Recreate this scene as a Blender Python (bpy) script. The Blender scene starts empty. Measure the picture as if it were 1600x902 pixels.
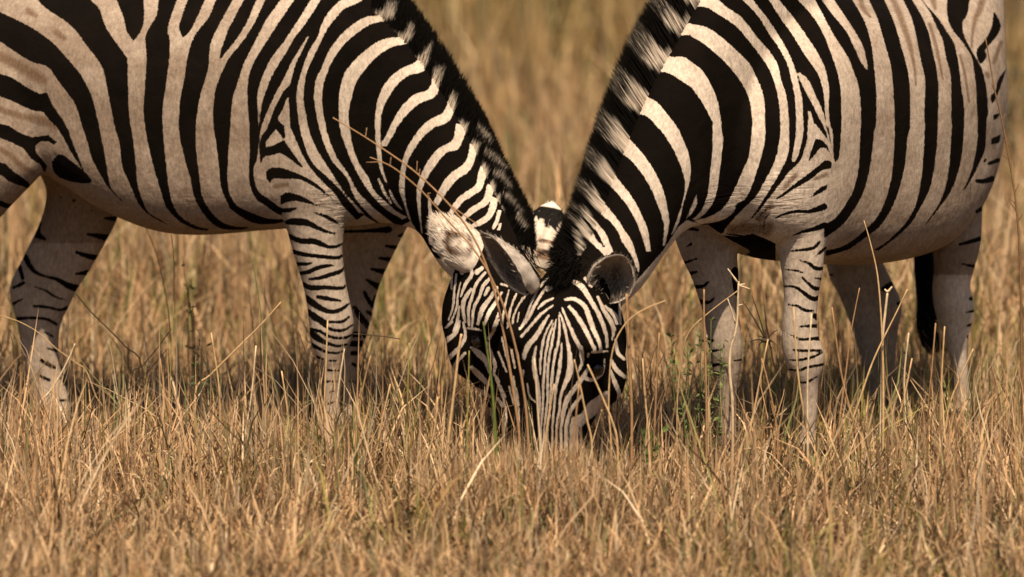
import bpy, bmesh, math, random
import numpy as np
from mathutils import Vector

random.seed(7)
RNG = np.random.default_rng(11)
scene = bpy.context.scene
col = scene.collection
R = math.radians

# ------------------------------------------------------------------ camera
CAM = np.array([0.0, -18.0, 2.7])
AIM = np.array([0.0, 0.0, 0.46])
DIST = float(np.linalg.norm(AIM - CAM))
FPX = 540.0 * DIST                      # focal length in pixels of a 1600 px wide picture
cam_data = bpy.data.cameras.new('camera')
cam = bpy.data.objects.new('camera', cam_data)
col.objects.link(cam)
cam.location = CAM
cam.rotation_euler = Vector(AIM - CAM).to_track_quat('-Z', 'Y').to_euler()
cam_data.sensor_width = 36.0
cam_data.lens = FPX / 1600.0 * 36.0
cam_data.clip_start = 0.5
cam_data.clip_end = 2000.0
cam_data.dof.use_dof = True
cam_data.dof.focus_distance = 17.5
cam_data.dof.aperture_fstop = 2.1
scene.camera = cam

# ------------------------------------------------------------------ light
SUN_EL, SUN_AZ = 61.0, 5.0             # azimuth measured from straight behind the camera
world = bpy.data.worlds.new('World')
scene.world = world
world.use_nodes = True
wn = world.node_tree.nodes
wl = world.node_tree.links
bg = wn['Background']
sky = wn.new('ShaderNodeTexSky')
sky.sky_type = 'NISHITA'
sky.sun_disc = False
sky.sun_elevation = R(SUN_EL)
sky.dust_density = 3.0
sky.air_density = 1.0
wl.new(sky.outputs['Color'], bg.inputs['Color'])
bg.inputs['Strength'].default_value = 0.052
sd = bpy.data.lights.new('sun', 'SUN')
sd.energy = 5.0
sd.angle = R(0.5)
sd.color = (1.0, 0.82, 0.62)
sun = bpy.data.objects.new('sun', sd)
col.objects.link(sun)
sdir = Vector((math.sin(R(SUN_AZ)) * math.cos(R(SUN_EL)), -math.cos(R(SUN_AZ)) * math.cos(R(SUN_EL)), math.sin(R(SUN_EL))))
sun.rotation_euler = sdir.to_track_quat('Z', 'Y').to_euler()
sun.location = (0, -6, 6)
sky.sun_rotation = math.atan2(sdir.x, sdir.y)
vs = scene.view_settings
vs.view_transform = 'Standard'
vs.look = 'None'
vs.exposure = 0.42
vs.gamma = 1.0
vs.use_curve_mapping = False
scene.render.engine = 'CYCLES'

# ------------------------------------------------------------------ pixel <-> world
fw = (AIM - CAM) / DIST
rt = np.cross(fw, [0, 0, 1.0]); rt /= np.linalg.norm(rt)
up = np.cross(rt, fw)

def W(px, py, Y):
    d = fw + rt * ((px - 800.0) / FPX) + up * ((451.0 - py) / FPX)
    return CAM + d * ((Y - CAM[1]) / d[1])

def PX(P):
    q = np.asarray(P) - CAM
    dep = q @ fw
    return np.stack([800 + FPX * (q @ rt) / dep, 451 - FPX * (q @ up) / dep], -1), dep

def ground_py(px, Y):
    return None

def ground_pt(px, py):
    d = fw + rt * ((px - 800.0) / FPX) + up * ((451.0 - py) / FPX)
    return CAM + d * (-CAM[2] / d[2])

# ------------------------------------------------------------------ helpers
def mesh_obj(name, verts, faces, mat, parent=None, smooth=True, attrs=None):
    me = bpy.data.meshes.new(name)
    if isinstance(faces, np.ndarray):
        n, k = faces.shape
        me.vertices.add(len(verts)); me.vertices.foreach_set('co', np.asarray(verts, np.float32).ravel())
        me.loops.add(n * k); me.loops.foreach_set('vertex_index', faces.astype(np.int32).ravel())
        me.polygons.add(n)
        me.polygons.foreach_set('loop_start', np.arange(0, n * k, k, dtype=np.int32))
        me.polygons.foreach_set('loop_total', np.full(n, k, np.int32))
        me.update(calc_edges=True)
    else:
        me.from_pydata([tuple(v) for v in verts], [], [tuple(f) for f in faces])
        me.update()
    if smooth:
        me.polygons.foreach_set('use_smooth', np.ones(len(me.polygons), bool))
    for k, v in (attrs or {}).items():
        v = np.asarray(v, np.float32)
        if v.ndim == 1:
            a = me.attributes.new(k, 'FLOAT', 'POINT'); a.data.foreach_set('value', v)
        else:
            a = me.attributes.new(k, 'FLOAT_COLOR', 'POINT'); a.data.foreach_set('color', v.ravel())
    me.materials.append(mat)
    o = bpy.data.objects.new(name, me)
    col.objects.link(o)
    if parent is not None:
        o.parent = parent
        o.matrix_parent_inverse = parent.matrix_basis.inverted()
    return o

def tag(o, label=None, cat=None, group=None, kind=None):
    if label: o['label'] = label
    if cat: o['category'] = cat
    if group: o['group'] = group
    if kind: o['kind'] = kind
    return o

def empty(name, loc):
    o = bpy.data.objects.new(name, None)
    o.location = loc
    o.empty_display_size = 0.1
    col.objects.link(o)
    return o

def catmull(P, n):
    """resample rows of P: n points per span"""
    P = np.asarray(P, float)
    if len(P) < 3:
        t = np.linspace(0, 1, n + 1)[:, None]
        return P[0] * (1 - t) + P[-1] * t
    Q = np.vstack([2 * P[0] - P[1], P, 2 * P[-1] - P[-2]])
    out = []
    t = np.linspace(0, 1, n, endpoint=False)[:, None]
    for i in range(1, len(Q) - 2):
        a, b, c, d = Q[i - 1], Q[i], Q[i + 1], Q[i + 2]
        out.append(0.5 * (2 * b + (c - a) * t + (2 * a - 5 * b + 4 * c - d) * t * t + (3 * b - a - 3 * c + d) * t ** 3))
    out.append(P[-1:])
    return np.vstack(out)

# ------------------------------------------------------------------ materials
def new_mat(name):
    m = bpy.data.materials.new(name)
    m.use_nodes = True
    nt = m.node_tree
    return m, nt.nodes, nt.links, nt.nodes['Principled BSDF']

def nd(ns, t, **kw):
    n = ns.new(t)
    for k, v in kw.items():
        setattr(n, k, v)
    return n

def coat_material():
    m, ns, ls, bs = new_mat('zebra_coat')
    at = nd(ns, 'ShaderNodeAttribute', attribute_name='stripe')
    ash = nd(ns, 'ShaderNodeAttribute', attribute_name='brown')
    agr = nd(ns, 'ShaderNodeAttribute', attribute_name='grime_shade')
    geo = nd(ns, 'ShaderNodeNewGeometry')
    hair = nd(ns, 'ShaderNodeTexNoise'); hair.inputs['Scale'].default_value = 190; hair.inputs['Detail'].default_value = 3
    mp = nd(ns, 'ShaderNodeMapping'); mp.inputs['Scale'].default_value = (1.0, 1.0, 0.35)
    ls.new(geo.outputs['Position'], mp.inputs['Vector']); ls.new(mp.outputs['Vector'], hair.inputs['Vector'])
    # edge = stripe + (noise-.5)*k
    ma = nd(ns, 'ShaderNodeMath', operation='MULTIPLY_ADD'); ma.inputs[1].default_value = 3.6; ls.new(hair.outputs['Fac'], ma.inputs[0]); ls.new(at.outputs['Fac'], ma.inputs[2])
    mr = nd(ns, 'ShaderNodeMapRange', interpolation_type='SMOOTHSTEP')
    mr.inputs['From Min'].default_value = 1.8 - 0.7; mr.inputs['From Max'].default_value = 1.8 + 0.7
    ls.new(ma.outputs[0], mr.inputs['Value'])
    # light hair colour
    big = nd(ns, 'ShaderNodeTexNoise'); big.inputs['Scale'].default_value = 9; big.inputs['Detail'].default_value = 5; big.inputs['Roughness'].default_value = 0.65
    ls.new(geo.outputs['Position'], big.inputs['Vector'])
    fine = nd(ns, 'ShaderNodeTexNoise'); fine.inputs['Scale'].default_value = 120; fine.inputs['Detail'].default_value = 4; fine.inputs['Roughness'].default_value = 0.7
    mp2 = nd(ns, 'ShaderNodeMapping'); mp2.inputs['Scale'].default_value = (1.0, 1.0, 0.45); mp2.inputs['Rotation'].default_value = (0, R(12), 0)
    ls.new(geo.outputs['Position'], mp2.inputs['Vector']); ls.new(mp2.outputs['Vector'], fine.inputs['Vector'])
    clean = nd(ns, 'ShaderNodeRGB'); clean.outputs[0].default_value = (0.66, 0.555, 0.445, 1)
    dirty_shaded = nd(ns, 'ShaderNodeRGB'); dirty_shaded.outputs[0].default_value = (0.27, 0.20, 0.145, 1)
    gm = nd(ns, 'ShaderNodeMath', operation='MULTIPLY_ADD'); gm.inputs[1].default_value = 1.25
    bs2 = nd(ns, 'ShaderNodeMath', operation='SUBTRACT'); bs2.inputs[1].default_value = 0.5
    ls.new(big.outputs['Fac'], bs2.inputs[0]); ls.new(bs2.outputs[0], gm.inputs[0]); ls.new(agr.outputs['Fac'], gm.inputs[2]); gm.use_clamp = True
    mx = nd(ns, 'ShaderNodeMixRGB'); ls.new(gm.outputs[0], mx.inputs['Fac']); ls.new(clean.outputs[0], mx.inputs[1]); ls.new(dirty_shaded.outputs[0], mx.inputs[2])
    # fine hair value
    mv = nd(ns, 'ShaderNodeMapRange'); mv.inputs['From Min'].default_value = 0.3; mv.inputs['From Max'].default_value = 0.7; mv.inputs['To Min'].default_value = 0.62; mv.inputs['To Max'].default_value = 1.16
    ls.new(fine.outputs['Fac'], mv.inputs['Value'])
    mul = nd(ns, 'ShaderNodeMixRGB', blend_type='MULTIPLY'); mul.inputs['Fac'].default_value = 1.0
    ls.new(mx.outputs[0], mul.inputs[1]); ls.new(mv.outputs[0], mul.inputs[2])
    # brown shadow stripes, and chest shading painted in the same brown
    brown = nd(ns, 'ShaderNodeRGB'); brown.outputs[0].default_value = (0.12, 0.068, 0.036, 1)
    mb = nd(ns, 'ShaderNodeMath', operation='MULTIPLY'); ls.new(ash.outputs['Fac'], mb.inputs[0])
    mv2 = nd(ns, 'ShaderNodeMapRange'); mv2.inputs['From Min'].default_value = 0.35; mv2.inputs['From Max'].default_value = 0.62; ls.new(hair.outputs['Fac'], mv2.inputs['Value'])
    mv2.inputs['To Min'].default_value = 0.7
    ls.new(mv2.outputs[0], mb.inputs[1])
    mxb = nd(ns, 'ShaderNodeMixRGB'); ls.new(mb.outputs[0], mxb.inputs['Fac']); ls.new(mul.outputs[0], mxb.inputs[1]); ls.new(brown.outputs[0], mxb.inputs[2])
    # black hair
    bl = nd(ns, 'ShaderNodeMixRGB'); bl.inputs[1].default_value = (0.002, 0.0018, 0.0016, 1); bl.inputs[2].default_value = (0.010, 0.007, 0.005, 1)
    ls.new(big.outputs['Fac'], bl.inputs['Fac'])
    mf = nd(ns, 'ShaderNodeMixRGB'); ls.new(mr.outputs[0], mf.inputs['Fac']); ls.new(mxb.outputs[0], mf.inputs[1]); ls.new(bl.outputs[0], mf.inputs[2])
    ls.new(mf.outputs[0], bs.inputs['Base Color'])
    bs.inputs['Roughness'].default_value = 0.8
    sp = nd(ns, 'ShaderNodeMapRange'); sp.inputs['To Min'].default_value = 0.10; sp.inputs['To Max'].default_value = 0.015
    ls.new(mr.outputs[0], sp.inputs['Value']); ls.new(sp.outputs[0], bs.inputs['Specular IOR Level'])
    # hair relief
    fold = nd(ns, 'ShaderNodeAttribute', attribute_name='fold')
    wv = nd(ns, 'ShaderNodeTexNoise'); wv.inputs['Scale'].default_value = 14; wv.inputs['Detail'].default_value = 3; wv.inputs['Distortion'].default_value = 0.6
    mpw = nd(ns, 'ShaderNodeMapping'); mpw.inputs['Scale'].default_value = (0.8, 0.8, 5.5); mpw.inputs['Rotation'].default_value = (0, R(-20), 0)
    ls.new(geo.outputs['Position'], mpw.inputs['Vector']); ls.new(mpw.outputs['Vector'], wv.inputs['Vector'])
    wm = nd(ns, 'ShaderNodeMath', operation='MULTIPLY'); ls.new(wv.outputs['Fac'], wm.inputs[0]); ls.new(fold.outputs['Fac'], wm.inputs[1])
    bp0 = nd(ns, 'ShaderNodeBump'); bp0.inputs['Strength'].default_value = 0.8; bp0.inputs['Distance'].default_value = 0.012
    ls.new(wm.outputs[0], bp0.inputs['Height'])
    med = nd(ns, 'ShaderNodeTexNoise'); med.inputs['Scale'].default_value = 26; med.inputs['Detail'].default_value = 4
    ls.new(geo.outputs['Position'], med.inputs['Vector'])
    bp1 = nd(ns, 'ShaderNodeBump'); bp1.inputs['Strength'].default_value = 0.28; bp1.inputs['Distance'].default_value = 0.012
    ls.new(med.outputs['Fac'], bp1.inputs['Height']); ls.new(bp0.outputs[0], bp1.inputs['Normal'])
    bp = nd(ns, 'ShaderNodeBump'); bp.inputs['Strength'].default_value = 0.55; bp.inputs['Distance'].default_value = 0.003
    ls.new(fine.outputs['Fac'], bp.inputs['Height']); ls.new(bp1.outputs[0], bp.inputs['Normal'])
    ls.new(bp.outputs[0], bs.inputs['Normal'])
    return m

def attr_material(name, rough=0.85, transl=0.0, spec=0.2, noise=0.0):
    m, ns, ls, bs = new_mat(name)
    at = nd(ns, 'ShaderNodeAttribute', attribute_name='tint')
    src = at.outputs['Color']
    if noise:
        geo = nd(ns, 'ShaderNodeNewGeometry')
        nz = nd(ns, 'ShaderNodeTexNoise'); nz.inputs['Scale'].default_value = 60; nz.inputs['Detail'].default_value = 3
        ls.new(geo.outputs['Position'], nz.inputs['Vector'])
        mr = nd(ns, 'ShaderNodeMapRange'); mr.inputs['From Min'].default_value = .3; mr.inputs['From Max'].default_value = .7
        mr.inputs['To Min'].default_value = 1 - noise; mr.inputs['To Max'].default_value = 1 + noise
        ls.new(nz.outputs['Fac'], mr.inputs['Value'])
        mu = nd(ns, 'ShaderNodeMixRGB', blend_type='MULTIPLY'); mu.inputs['Fac'].default_value = 1
        ls.new(src, mu.inputs[1]); ls.new(mr.outputs[0], mu.inputs[2]); src = mu.outputs[0]
    ls.new(src, bs.inputs['Base Color'])
    bs.inputs['Roughness'].default_value = rough
    bs.inputs['Specular IOR Level'].default_value = spec
    if transl:
        tr = nd(ns, 'ShaderNodeBsdfTranslucent'); ls.new(src, tr.inputs['Color'])
        mx = nd(ns, 'ShaderNodeMixShader'); mx.inputs['Fac'].default_value = transl
        out = ns['Material Output']
        ls.new(bs.outputs[0], mx.inputs[1]); ls.new(tr.outputs[0], mx.inputs[2]); ls.new(mx.outputs[0], out.inputs['Surface'])
    return m

def plain_material(name, c, rough=0.5, spec=0.5, vary=0.0):
    m, ns, ls, bs = new_mat(name)
    bs.inputs['Base Color'].default_value = (*c, 1)
    bs.inputs['Roughness'].default_value = rough
    bs.inputs['Specular IOR Level'].default_value = spec
    if vary:
        geo = nd(ns, 'ShaderNodeNewGeometry')
        nz = nd(ns, 'ShaderNodeTexNoise'); nz.inputs['Scale'].default_value = 40; nz.inputs['Detail'].default_value = 4
        ls.new(geo.outputs['Position'], nz.inputs['Vector'])
        cr = nd(ns, 'ShaderNodeMixRGB'); cr.inputs[1].default_value = (*[x * (1 - vary) for x in c], 1); cr.inputs[2].default_value = (*[min(1, x * (1 + vary)) for x in c], 1)
        ls.new(nz.outputs['Fac'], cr.inputs['Fac']); ls.new(cr.outputs[0], bs.inputs['Base Color'])
    return m

def ground_material():
    m, ns, ls, bs = new_mat('dry_soil')
    geo = nd(ns, 'ShaderNodeNewGeometry')
    n1 = nd(ns, 'ShaderNodeTexNoise'); n1.inputs['Scale'].default_value = 3; n1.inputs['Detail'].default_value = 8
    n2 = nd(ns, 'ShaderNodeTexNoise'); n2.inputs['Scale'].default_value = 55; n2.inputs['Detail'].default_value = 6
    for n in (n1, n2): ls.new(geo.outputs['Position'], n.inputs['Vector'])
    r1 = nd(ns, 'ShaderNodeMixRGB'); r1.inputs[1].default_value = (.05, .033, .018, 1); r1.inputs[2].default_value = (.14, .095, .052, 1)
    ls.new(n2.outputs['Fac'], r1.inputs['Fac'])
    r2 = nd(ns, 'ShaderNodeMixRGB', blend_type='MULTIPLY'); r2.inputs['Fac'].default_value = .7
    ls.new(r1.outputs[0], r2.inputs[1]); ls.new(n1.outputs['Color'], r2.inputs[2]); 
    ls.new(r1.outputs[0], bs.inputs['Base Color'])
    bs.inputs['Roughness'].default_value = 1
    bs.inputs['Specular IOR Level'].default_value = 0
    b = nd(ns, 'ShaderNodeBump'); b.inputs['Distance'].default_value = .02; ls.new(n2.outputs['Fac'], b.inputs['Height']); ls.new(b.outputs[0], bs.inputs['Normal'])
    return m

M_COAT = coat_material()
M_HAIR = attr_material('zebra_hair', 0.85, 0.0, 0.03)
M_EAR = attr_material('zebra_ear', 0.8, 0.0, 0.1, 0.25)
M_EYE = plain_material('eye_glass', (0.012, 0.008, 0.005), 0.12, 0.5)
M_HOOF = plain_material('hoof_horn', (0.05, 0.042, 0.035), 0.6, 0.3, 0.4)
M_GRASS = attr_material('dry_grass', 0.75, 0.16, 0.12)
M_STALK = attr_material('grass_stalk', 0.7, 0.1, 0.2, 0.2)
M_SOIL = ground_material()

# ------------------------------------------------------------------ ground
def height(x, y):
    return 0.02 * np.sin(x * 1.3 + 0.6) * np.sin(y * 0.9 + 1.0) + 0.012 * np.sin(x * 3.1 + y * 2.3)

def build_ground():
    xs = np.unique(np.concatenate([np.linspace(-300, -12, 16), np.linspace(-12, 12, 90), np.linspace(12, 300, 16)]))
    ys = np.unique(np.concatenate([np.linspace(-60, -8, 10), np.linspace(-8, 26, 120), np.linspace(26, 700, 24)]))
    X, Y = np.meshgrid(xs, ys)
    Z = height(X, Y)
    V = np.stack([X, Y, Z], -1).reshape(-1, 3)
    nx, ny = len(xs), len(ys)
    i = (np.arange(ny - 1)[:, None] * nx + np.arange(nx - 1)).ravel()
    F = np.stack([i, i + 1, i + nx + 1, i + nx], -1)
    o = mesh_obj('ground', V, F, M_SOIL)
    tag(o, 'dry brown savanna soil under the grass', 'ground', kind='structure')
build_ground()

# ------------------------------------------------------------------ stripe tracing
CROPS = {}
def crop(k, x, y, s=902 / 200.0): CROPS[k] = (x, y, s)
for k, x, y in (('c1', 0, 0), ('c2', 0, 180), ('c3', 180, 0), ('c4', 180, 180), ('c5', 360, 0), ('c6', 360, 180), ('c7', 540, 0), ('c8', 540, 180),
                ('r1', 880, 0), ('r2', 880, 180), ('r3', 1060, 0), ('r4', 1060, 180), ('r5', 1240, 0), ('r6', 1240, 180), ('r7', 1400, 0), ('r8', 1400, 180),
                ('h1', 660, 320), ('h2', 660, 500), ('h3', 810, 360), ('h4', 810, 520), ('g1', 430, 340), ('g2', 460, 480), ('f1', 1160, 320), ('f2', 1160, 500),
                ('k1', 0, 340), ('k2', 0, 460), ('q1', 1020, 340), ('q2', 1020, 460), ('m1', 1270, 370), ('n1', 1380, 300), ('n2', 1380, 460), ('t1', 720, 200)):
    crop(k, x, y)

def parse(s):
    cx = cy = 0.0; sc = 1.0; out = []
    for tok in s.split():
        if tok in CROPS:
            cx, cy, sc = CROPS[tok]; continue
        v = [float(a) for a in tok.split(',')]
        p = [cx + v[0] / sc, cy + v[1] / sc]
        if len(v) > 2: p.append(v[2] / sc)
        out.append(p)
    return np.array(out)

class Pattern:
    def __init__(self, base=-9.0, ymax=None): self.base = base; self.ops = []; self.browns = []; self.ymax = ymax; self.k = 1.0
    def band(self, sign, a, b):
        A, B = catmull(parse(a), 4), catmull(parse(b), 4)
        self.ops.append(('poly', sign, np.vstack([A, B[::-1]])))
    def poly(self, sign, s, smooth=True):
        P = parse(s)
        if smooth: P = catmull(np.vstack([P, P[:1]]), 3)[:-1]
        self.ops.append(('poly', sign, P))
    def stroke(self, sign, *ss):
        for s in ss:
            P = parse(s)
            if P.shape[1] == 2: raise ValueError(s)
            P[:, 2] *= self.k
            if len(P) == 1: P = np.vstack([P, P + [.3, .3, 0]])
            self.ops.append(('stroke', sign, catmull(P, 4)))
    def brown(self, *ss):
        for s in ss: self.browns.append(catmull(parse(s), 3))
    @staticmethod
    def seg(q, a, b):
        ab = b - a; L = max(float(ab @ ab), 1e-9)
        t = np.clip(((q - a) @ ab) / L, 0, 1)
        return np.hypot(*(q - a - t[:, None] * ab).T), t
    def evaluate(self, q):
        v = np.full(len(q), self.base)
        if self.ymax is not None: q = np.stack([q[:, 0], np.minimum(q[:, 1], self.ymax)], -1)
        for kind, sign, P in self.ops:
            lo, hi = P[:, :2].min(0) - 14, P[:, :2].max(0) + 14
            idx = np.nonzero((q[:, 0] > lo[0]) & (q[:, 0] < hi[0]) & (q[:, 1] > lo[1]) & (q[:, 1] < hi[1]))[0]
            if not len(idx): continue
            s = q[idx]
            if kind == 'poly':
                d = np.full(len(s), 1e9); ins = np.zeros(len(s), bool)
                n = len(P)
                for i in range(n):
                    a, b = P[i], P[(i + 1) % n]
                    d = np.minimum(d, self.seg(s, a, b)[0])
                    c = ((a[1] > s[:, 1]) != (b[1] > s[:, 1]))
                    if c.any():
                        xi = (b[0] - a[0]) * (s[:, 1] - a[1]) / (b[1] - a[1] + 1e-12) + a[0]
                        ins ^= c & (s[:, 0] < xi)
                d = np.where(ins, d, -d)
            else:
                d = np.full(len(s), -1e9)
                for i in range(len(P) - 1):
                    e, t = self.seg(s, P[i, :2], P[i + 1, :2])
                    d = np.maximum(d, P[i, 2] + (P[i + 1, 2] - P[i, 2]) * t - e)
            d = np.clip(d, -9, 9)
            v[idx] = np.maximum(v[idx], d) if sign > 0 else np.minimum(v[idx], -d)
        return v
    def evaluate_brown(self, q):
        v = np.zeros(len(q))
        for P in self.browns:
            d = np.full(len(q), -1e9)
            for i in range(len(P) - 1):
                e, t = self.seg(q, P[i, :2], P[i + 1, :2])
                w = P[i, 2] + (P[i + 1, 2] - P[i, 2]) * t
                d = np.maximum(d, 1 - e / np.maximum(w, .5) / 1.3)
            v = np.maximum(v, np.clip(d * 1.4, 0, 0.9))
        return v

# ------------------------------------------------------------------ coat patterns traced stripe by stripe, some shade painted in
def left_main():
    p = Pattern()
    p.band(1, 'c1 -500,100 -120,240 0,295 60,335 150,395 230,440 340,475 400,560 500,690 550,790 580,900 c2 610,170 650,310 700,410 770,520 850,605',
              'c1 -500,-90 -120,20 0,85 150,155 270,225 370,300 450,385 550,500 610,600 650,690 690,850 c2 720,190 750,340 775,490 830,570 868,606')
    p.band(1, 'c1 0,-260 200,-80 265,0 330,65 460,150 540,225 600,310 700,440 740,540 760,650 790,800 810,900 c4 30,200 50,370 100,480 150,600 210,680 300,740 380,778',
              'c1 500,-260 560,-80 640,0 700,65 740,180 790,260 890,400 c3 85,420 90,600 95,750 c4 105,50 130,200 150,400 160,500 200,620 240,690 340,750 400,790')
    p.band(1, 'c3 -40,-260 -20,-80 10,0 60,130 80,220 130,292', 'c3 220,-260 200,-80 200,0 205,100 190,200 132,292')
    p.band(1, 'c3 400,-260 330,-80 305,0 290,110 215,250 220,400 210,600 200,750 c4 205,50 235,220 280,400 320,530 360,650 450,745 560,802 650,815',
              'c3 570,-260 480,-80 435,0 370,200 385,280 380,430 355,620 335,750 c4 335,50 345,220 365,400 380,520 415,650 480,730 580,785 660,800')
    p.band(1, 'c3 620,-260 540,-80 510,0 465,130 450,200 475,268', 'c3 760,-260 680,-80 635,0 560,160 520,230 478,268')
    p.band(1, 'c3 840,-260 760,-80 710,0 660,120 555,260 510,400 485,570 460,680 450,820 c4 450,130 490,310 530,450 560,590 640,720 720,790 800,808 900,808 c6 60,812 130,798',
              'c3 960,-260 880,-80 830,0 715,210 670,320 655,490 600,670 580,800 c4 570,50 570,220 590,400 610,560 660,660 740,745 830,782 900,788 c6 40,788 130,790')
    p.band(1, 'c5 250,-260 150,-80 95,0 0,180 c3 800,200 740,370 738,412', 'c5 330,-260 235,-80 185,0 100,190 0,335 c3 830,310 745,415')
    p.band(1, 'c5 390,-260 300,-80 245,0 170,160 80,300 0,395 c3 760,490 720,590 695,700 690,850 c4 710,200 735,400 745,510 800,640 c6 0,660 80,720 180,765 300,768 380,755',
              'c5 500,-260 400,-80 355,0 260,130 180,280 100,440 55,570 15,700 c3 812,880 c4 800,250 790,430 800,520 c6 0,570 50,640 130,680 250,725 370,735')
    p.band(1, 'c5 600,-260 500,-80 450,0 340,160 250,300 170,430 125,560 120,700 130,850 c6 135,250 130,400 140,500 180,590 250,640 320,690 365,708',
              'c5 720,-260 610,-80 565,0 480,140 380,290 290,410 230,530 195,640 190,720 200,800 c6 205,80 200,200 185,320 165,370 170,460 200,540 270,590 350,650 365,665')
    # neck: dark field with light stripes
    p.poly(1, 'c5 620,-260 505,0 410,150 320,290 230,420 180,540 155,640 155,720 165,850 c6 170,150 205,240 210,345 240,290 290,285 350,265 420,310 490,365 515,372 600,420 660,480 740,560 790,640 850,700 890,742 c8 130,705 190,745 260,785 330,812 400,778 460,745 600,1000 1100,1100 1500,900 c7 1400,500 900,-260', smooth=False)
    p.band(-1, 'c5 720,-260 600,-60 565,0 480,140 380,290 290,410 230,530 195,640 190,720 200,890', 'c5 790,-260 670,-60 635,0 540,150 450,270 380,390 300,520 250,640 215,760 204,890')
    p.band(-1, 'c5 545,255 480,360 430,440 390,530 330,640 280,740 220,890 c6 200,200 185,330 165,370', 'c5 552,258 520,330 460,450 420,590 370,650 300,790 260,900 c6 215,160 200,280 212,350')
    p.band(-1, 'c5 402,683 370,770 335,840 380,890 c6 375,70 387,150 380,165 400,210 470,310 520,372 590,430', 'c5 412,688 415,800 425,900 c6 430,100 480,220 540,340 600,415')
    p.poly(-1, 'c6 320,100 250,190 250,225 300,215 375,176 345,130', smooth=False)
    p.band(-1, 'c5 1000,-200 860,-60 780,0 690,90 640,180 620,250 550,370 510,480 480,580 465,700 480,840 c6 500,140 540,260 590,350 660,415 760,510 840,605 900,685',
               'c5 1200,-120 980,-30 900,20 800,65 740,130 680,210 640,290 600,370 550,480 525,560 515,700 530,800 c6 560,130 620,260 690,370 740,450 800,540 870,620 c8 130,695')
    p.band(-1, 'c7 290,30 240,105 130,125 0,215 c5 720,320 680,390 640,490 600,570 590,700 610,820 c6 605,0 630,100 670,230 730,340 820,440 c8 60,570 120,650 200,730 290,790',
               'c7 360,40 340,130 260,150 160,180 0,300 c5 720,430 680,520 655,600 645,720 660,830 c6 690,150 750,300 820,400 c8 80,530 160,620 240,690 345,772')
    p.band(-1, 'c7 450,180 400,255 300,270 200,310 80,410 0,505 c5 780,600 765,700 770,890 c8 0,220 40,320 90,420 150,520 200,580 280,660 400,735',
               'c7 480,200 455,295 330,330 220,400 130,500 70,590 40,700 20,800 c8 25,60 50,220 100,350 160,440 200,530 280,610 360,680 435,720')
    p.band(-1, 'c7 560,360 490,440 400,480 320,540 250,640 215,760 208,880 c8 215,200 230,330 265,440 288,485', 'c7 610,320 560,490 450,530 370,590 300,690 255,790 245,900 c8 248,200 260,360 285,450 292,485')
    p.stroke(-1, 'c8 232,450,6 270,540,9 320,622,5', 'c8 310,530,5 340,600,9 395,665,4')
    p.band(-1, 'c7 620,480 590,625 480,670 390,760 330,860 c8 310,90 275,165 255,190 258,218', 'c7 690,500 640,670 520,730 430,810 360,900 c8 370,70 330,150 285,222')
    p.band(-1, 'c7 740,660 690,790 600,840 530,900 c8 470,170 420,260 395,350 380,450 380,540 410,620 440,720 455,742', 'c7 780,700 740,842 650,890 c8 650,70 560,140 490,230 440,320 420,420 415,540 430,640 462,747')
    p.band(-1, 'c8 780,60 750,180 660,230 590,310 540,400 505,500 500,580 515,700 535,830', 'c8 860,80 800,232 720,260 650,330 590,420 550,490 530,570 530,700 542,835')
    p.band(-1, 'c8 880,200 845,330 740,410 680,490 640,570 620,612', 'c8 940,220 880,382 790,450 730,520 680,590 650,642')
    p.band(-1, 't1 140,265 120,330 110,390 70,430 0,475 -50,530 -90,600', 't1 185,290 170,370 140,440 80,480 20,520 -25,570 -60,612')
    p.band(-1, 't1 185,395 170,470 140,520 70,562 10,622 -10,655', 't1 238,410 220,480 190,540 130,575 60,622 18,664')
    p.band(-1, 't1 215,480 205,540 180,610 120,652 55,692', 't1 262,500 245,580 210,640 150,682 80,704')
    p.stroke(-1, 't1 272,590,13 252,660,14 230,705,10', 't1 278,680,10 262,735,9', 'c8 590,590,8 598,720,13 600,900,13')
    # far side of the neck, beyond the mane
    p.stroke(-1, 't1 120,10,12 165,65,16 210,112,5', 't1 175,172,8 240,235,17 310,310,5', 't1 205,300,6 270,345,14 345,440,7', 't1 315,475,8 370,545,10 425,612,5', 't1 395,620,8 430,680,9 455,725,5')
    # upper foreleg
    p.stroke(1, 'c8 0,820,6 100,820,10 200,822,12 320,800,20')
    p.band(1, 'c6 250,400 290,370 370,375 470,410 570,460 640,510 720,590', 'c6 255,450 285,482 300,450 400,450 490,455 580,500 640,540 720,596')
    p.band(1, 'c6 353,570 400,545 500,570 590,620 655,640', 'c6 355,632 440,605 530,620 600,640 655,645')
    p.stroke(1, 'c6 375,672,17 420,668,14 460,658,7', 'c6 580,685,4 660,710,12 720,740,13 765,768,5')
    p.brown('c6 310,505,18 400,490,18')
    p.band(1, 'c6 378,748 440,725 540,735 620,780 690,815 750,830', 'c6 390,772 480,778 560,788 640,822 735,845')
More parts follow.
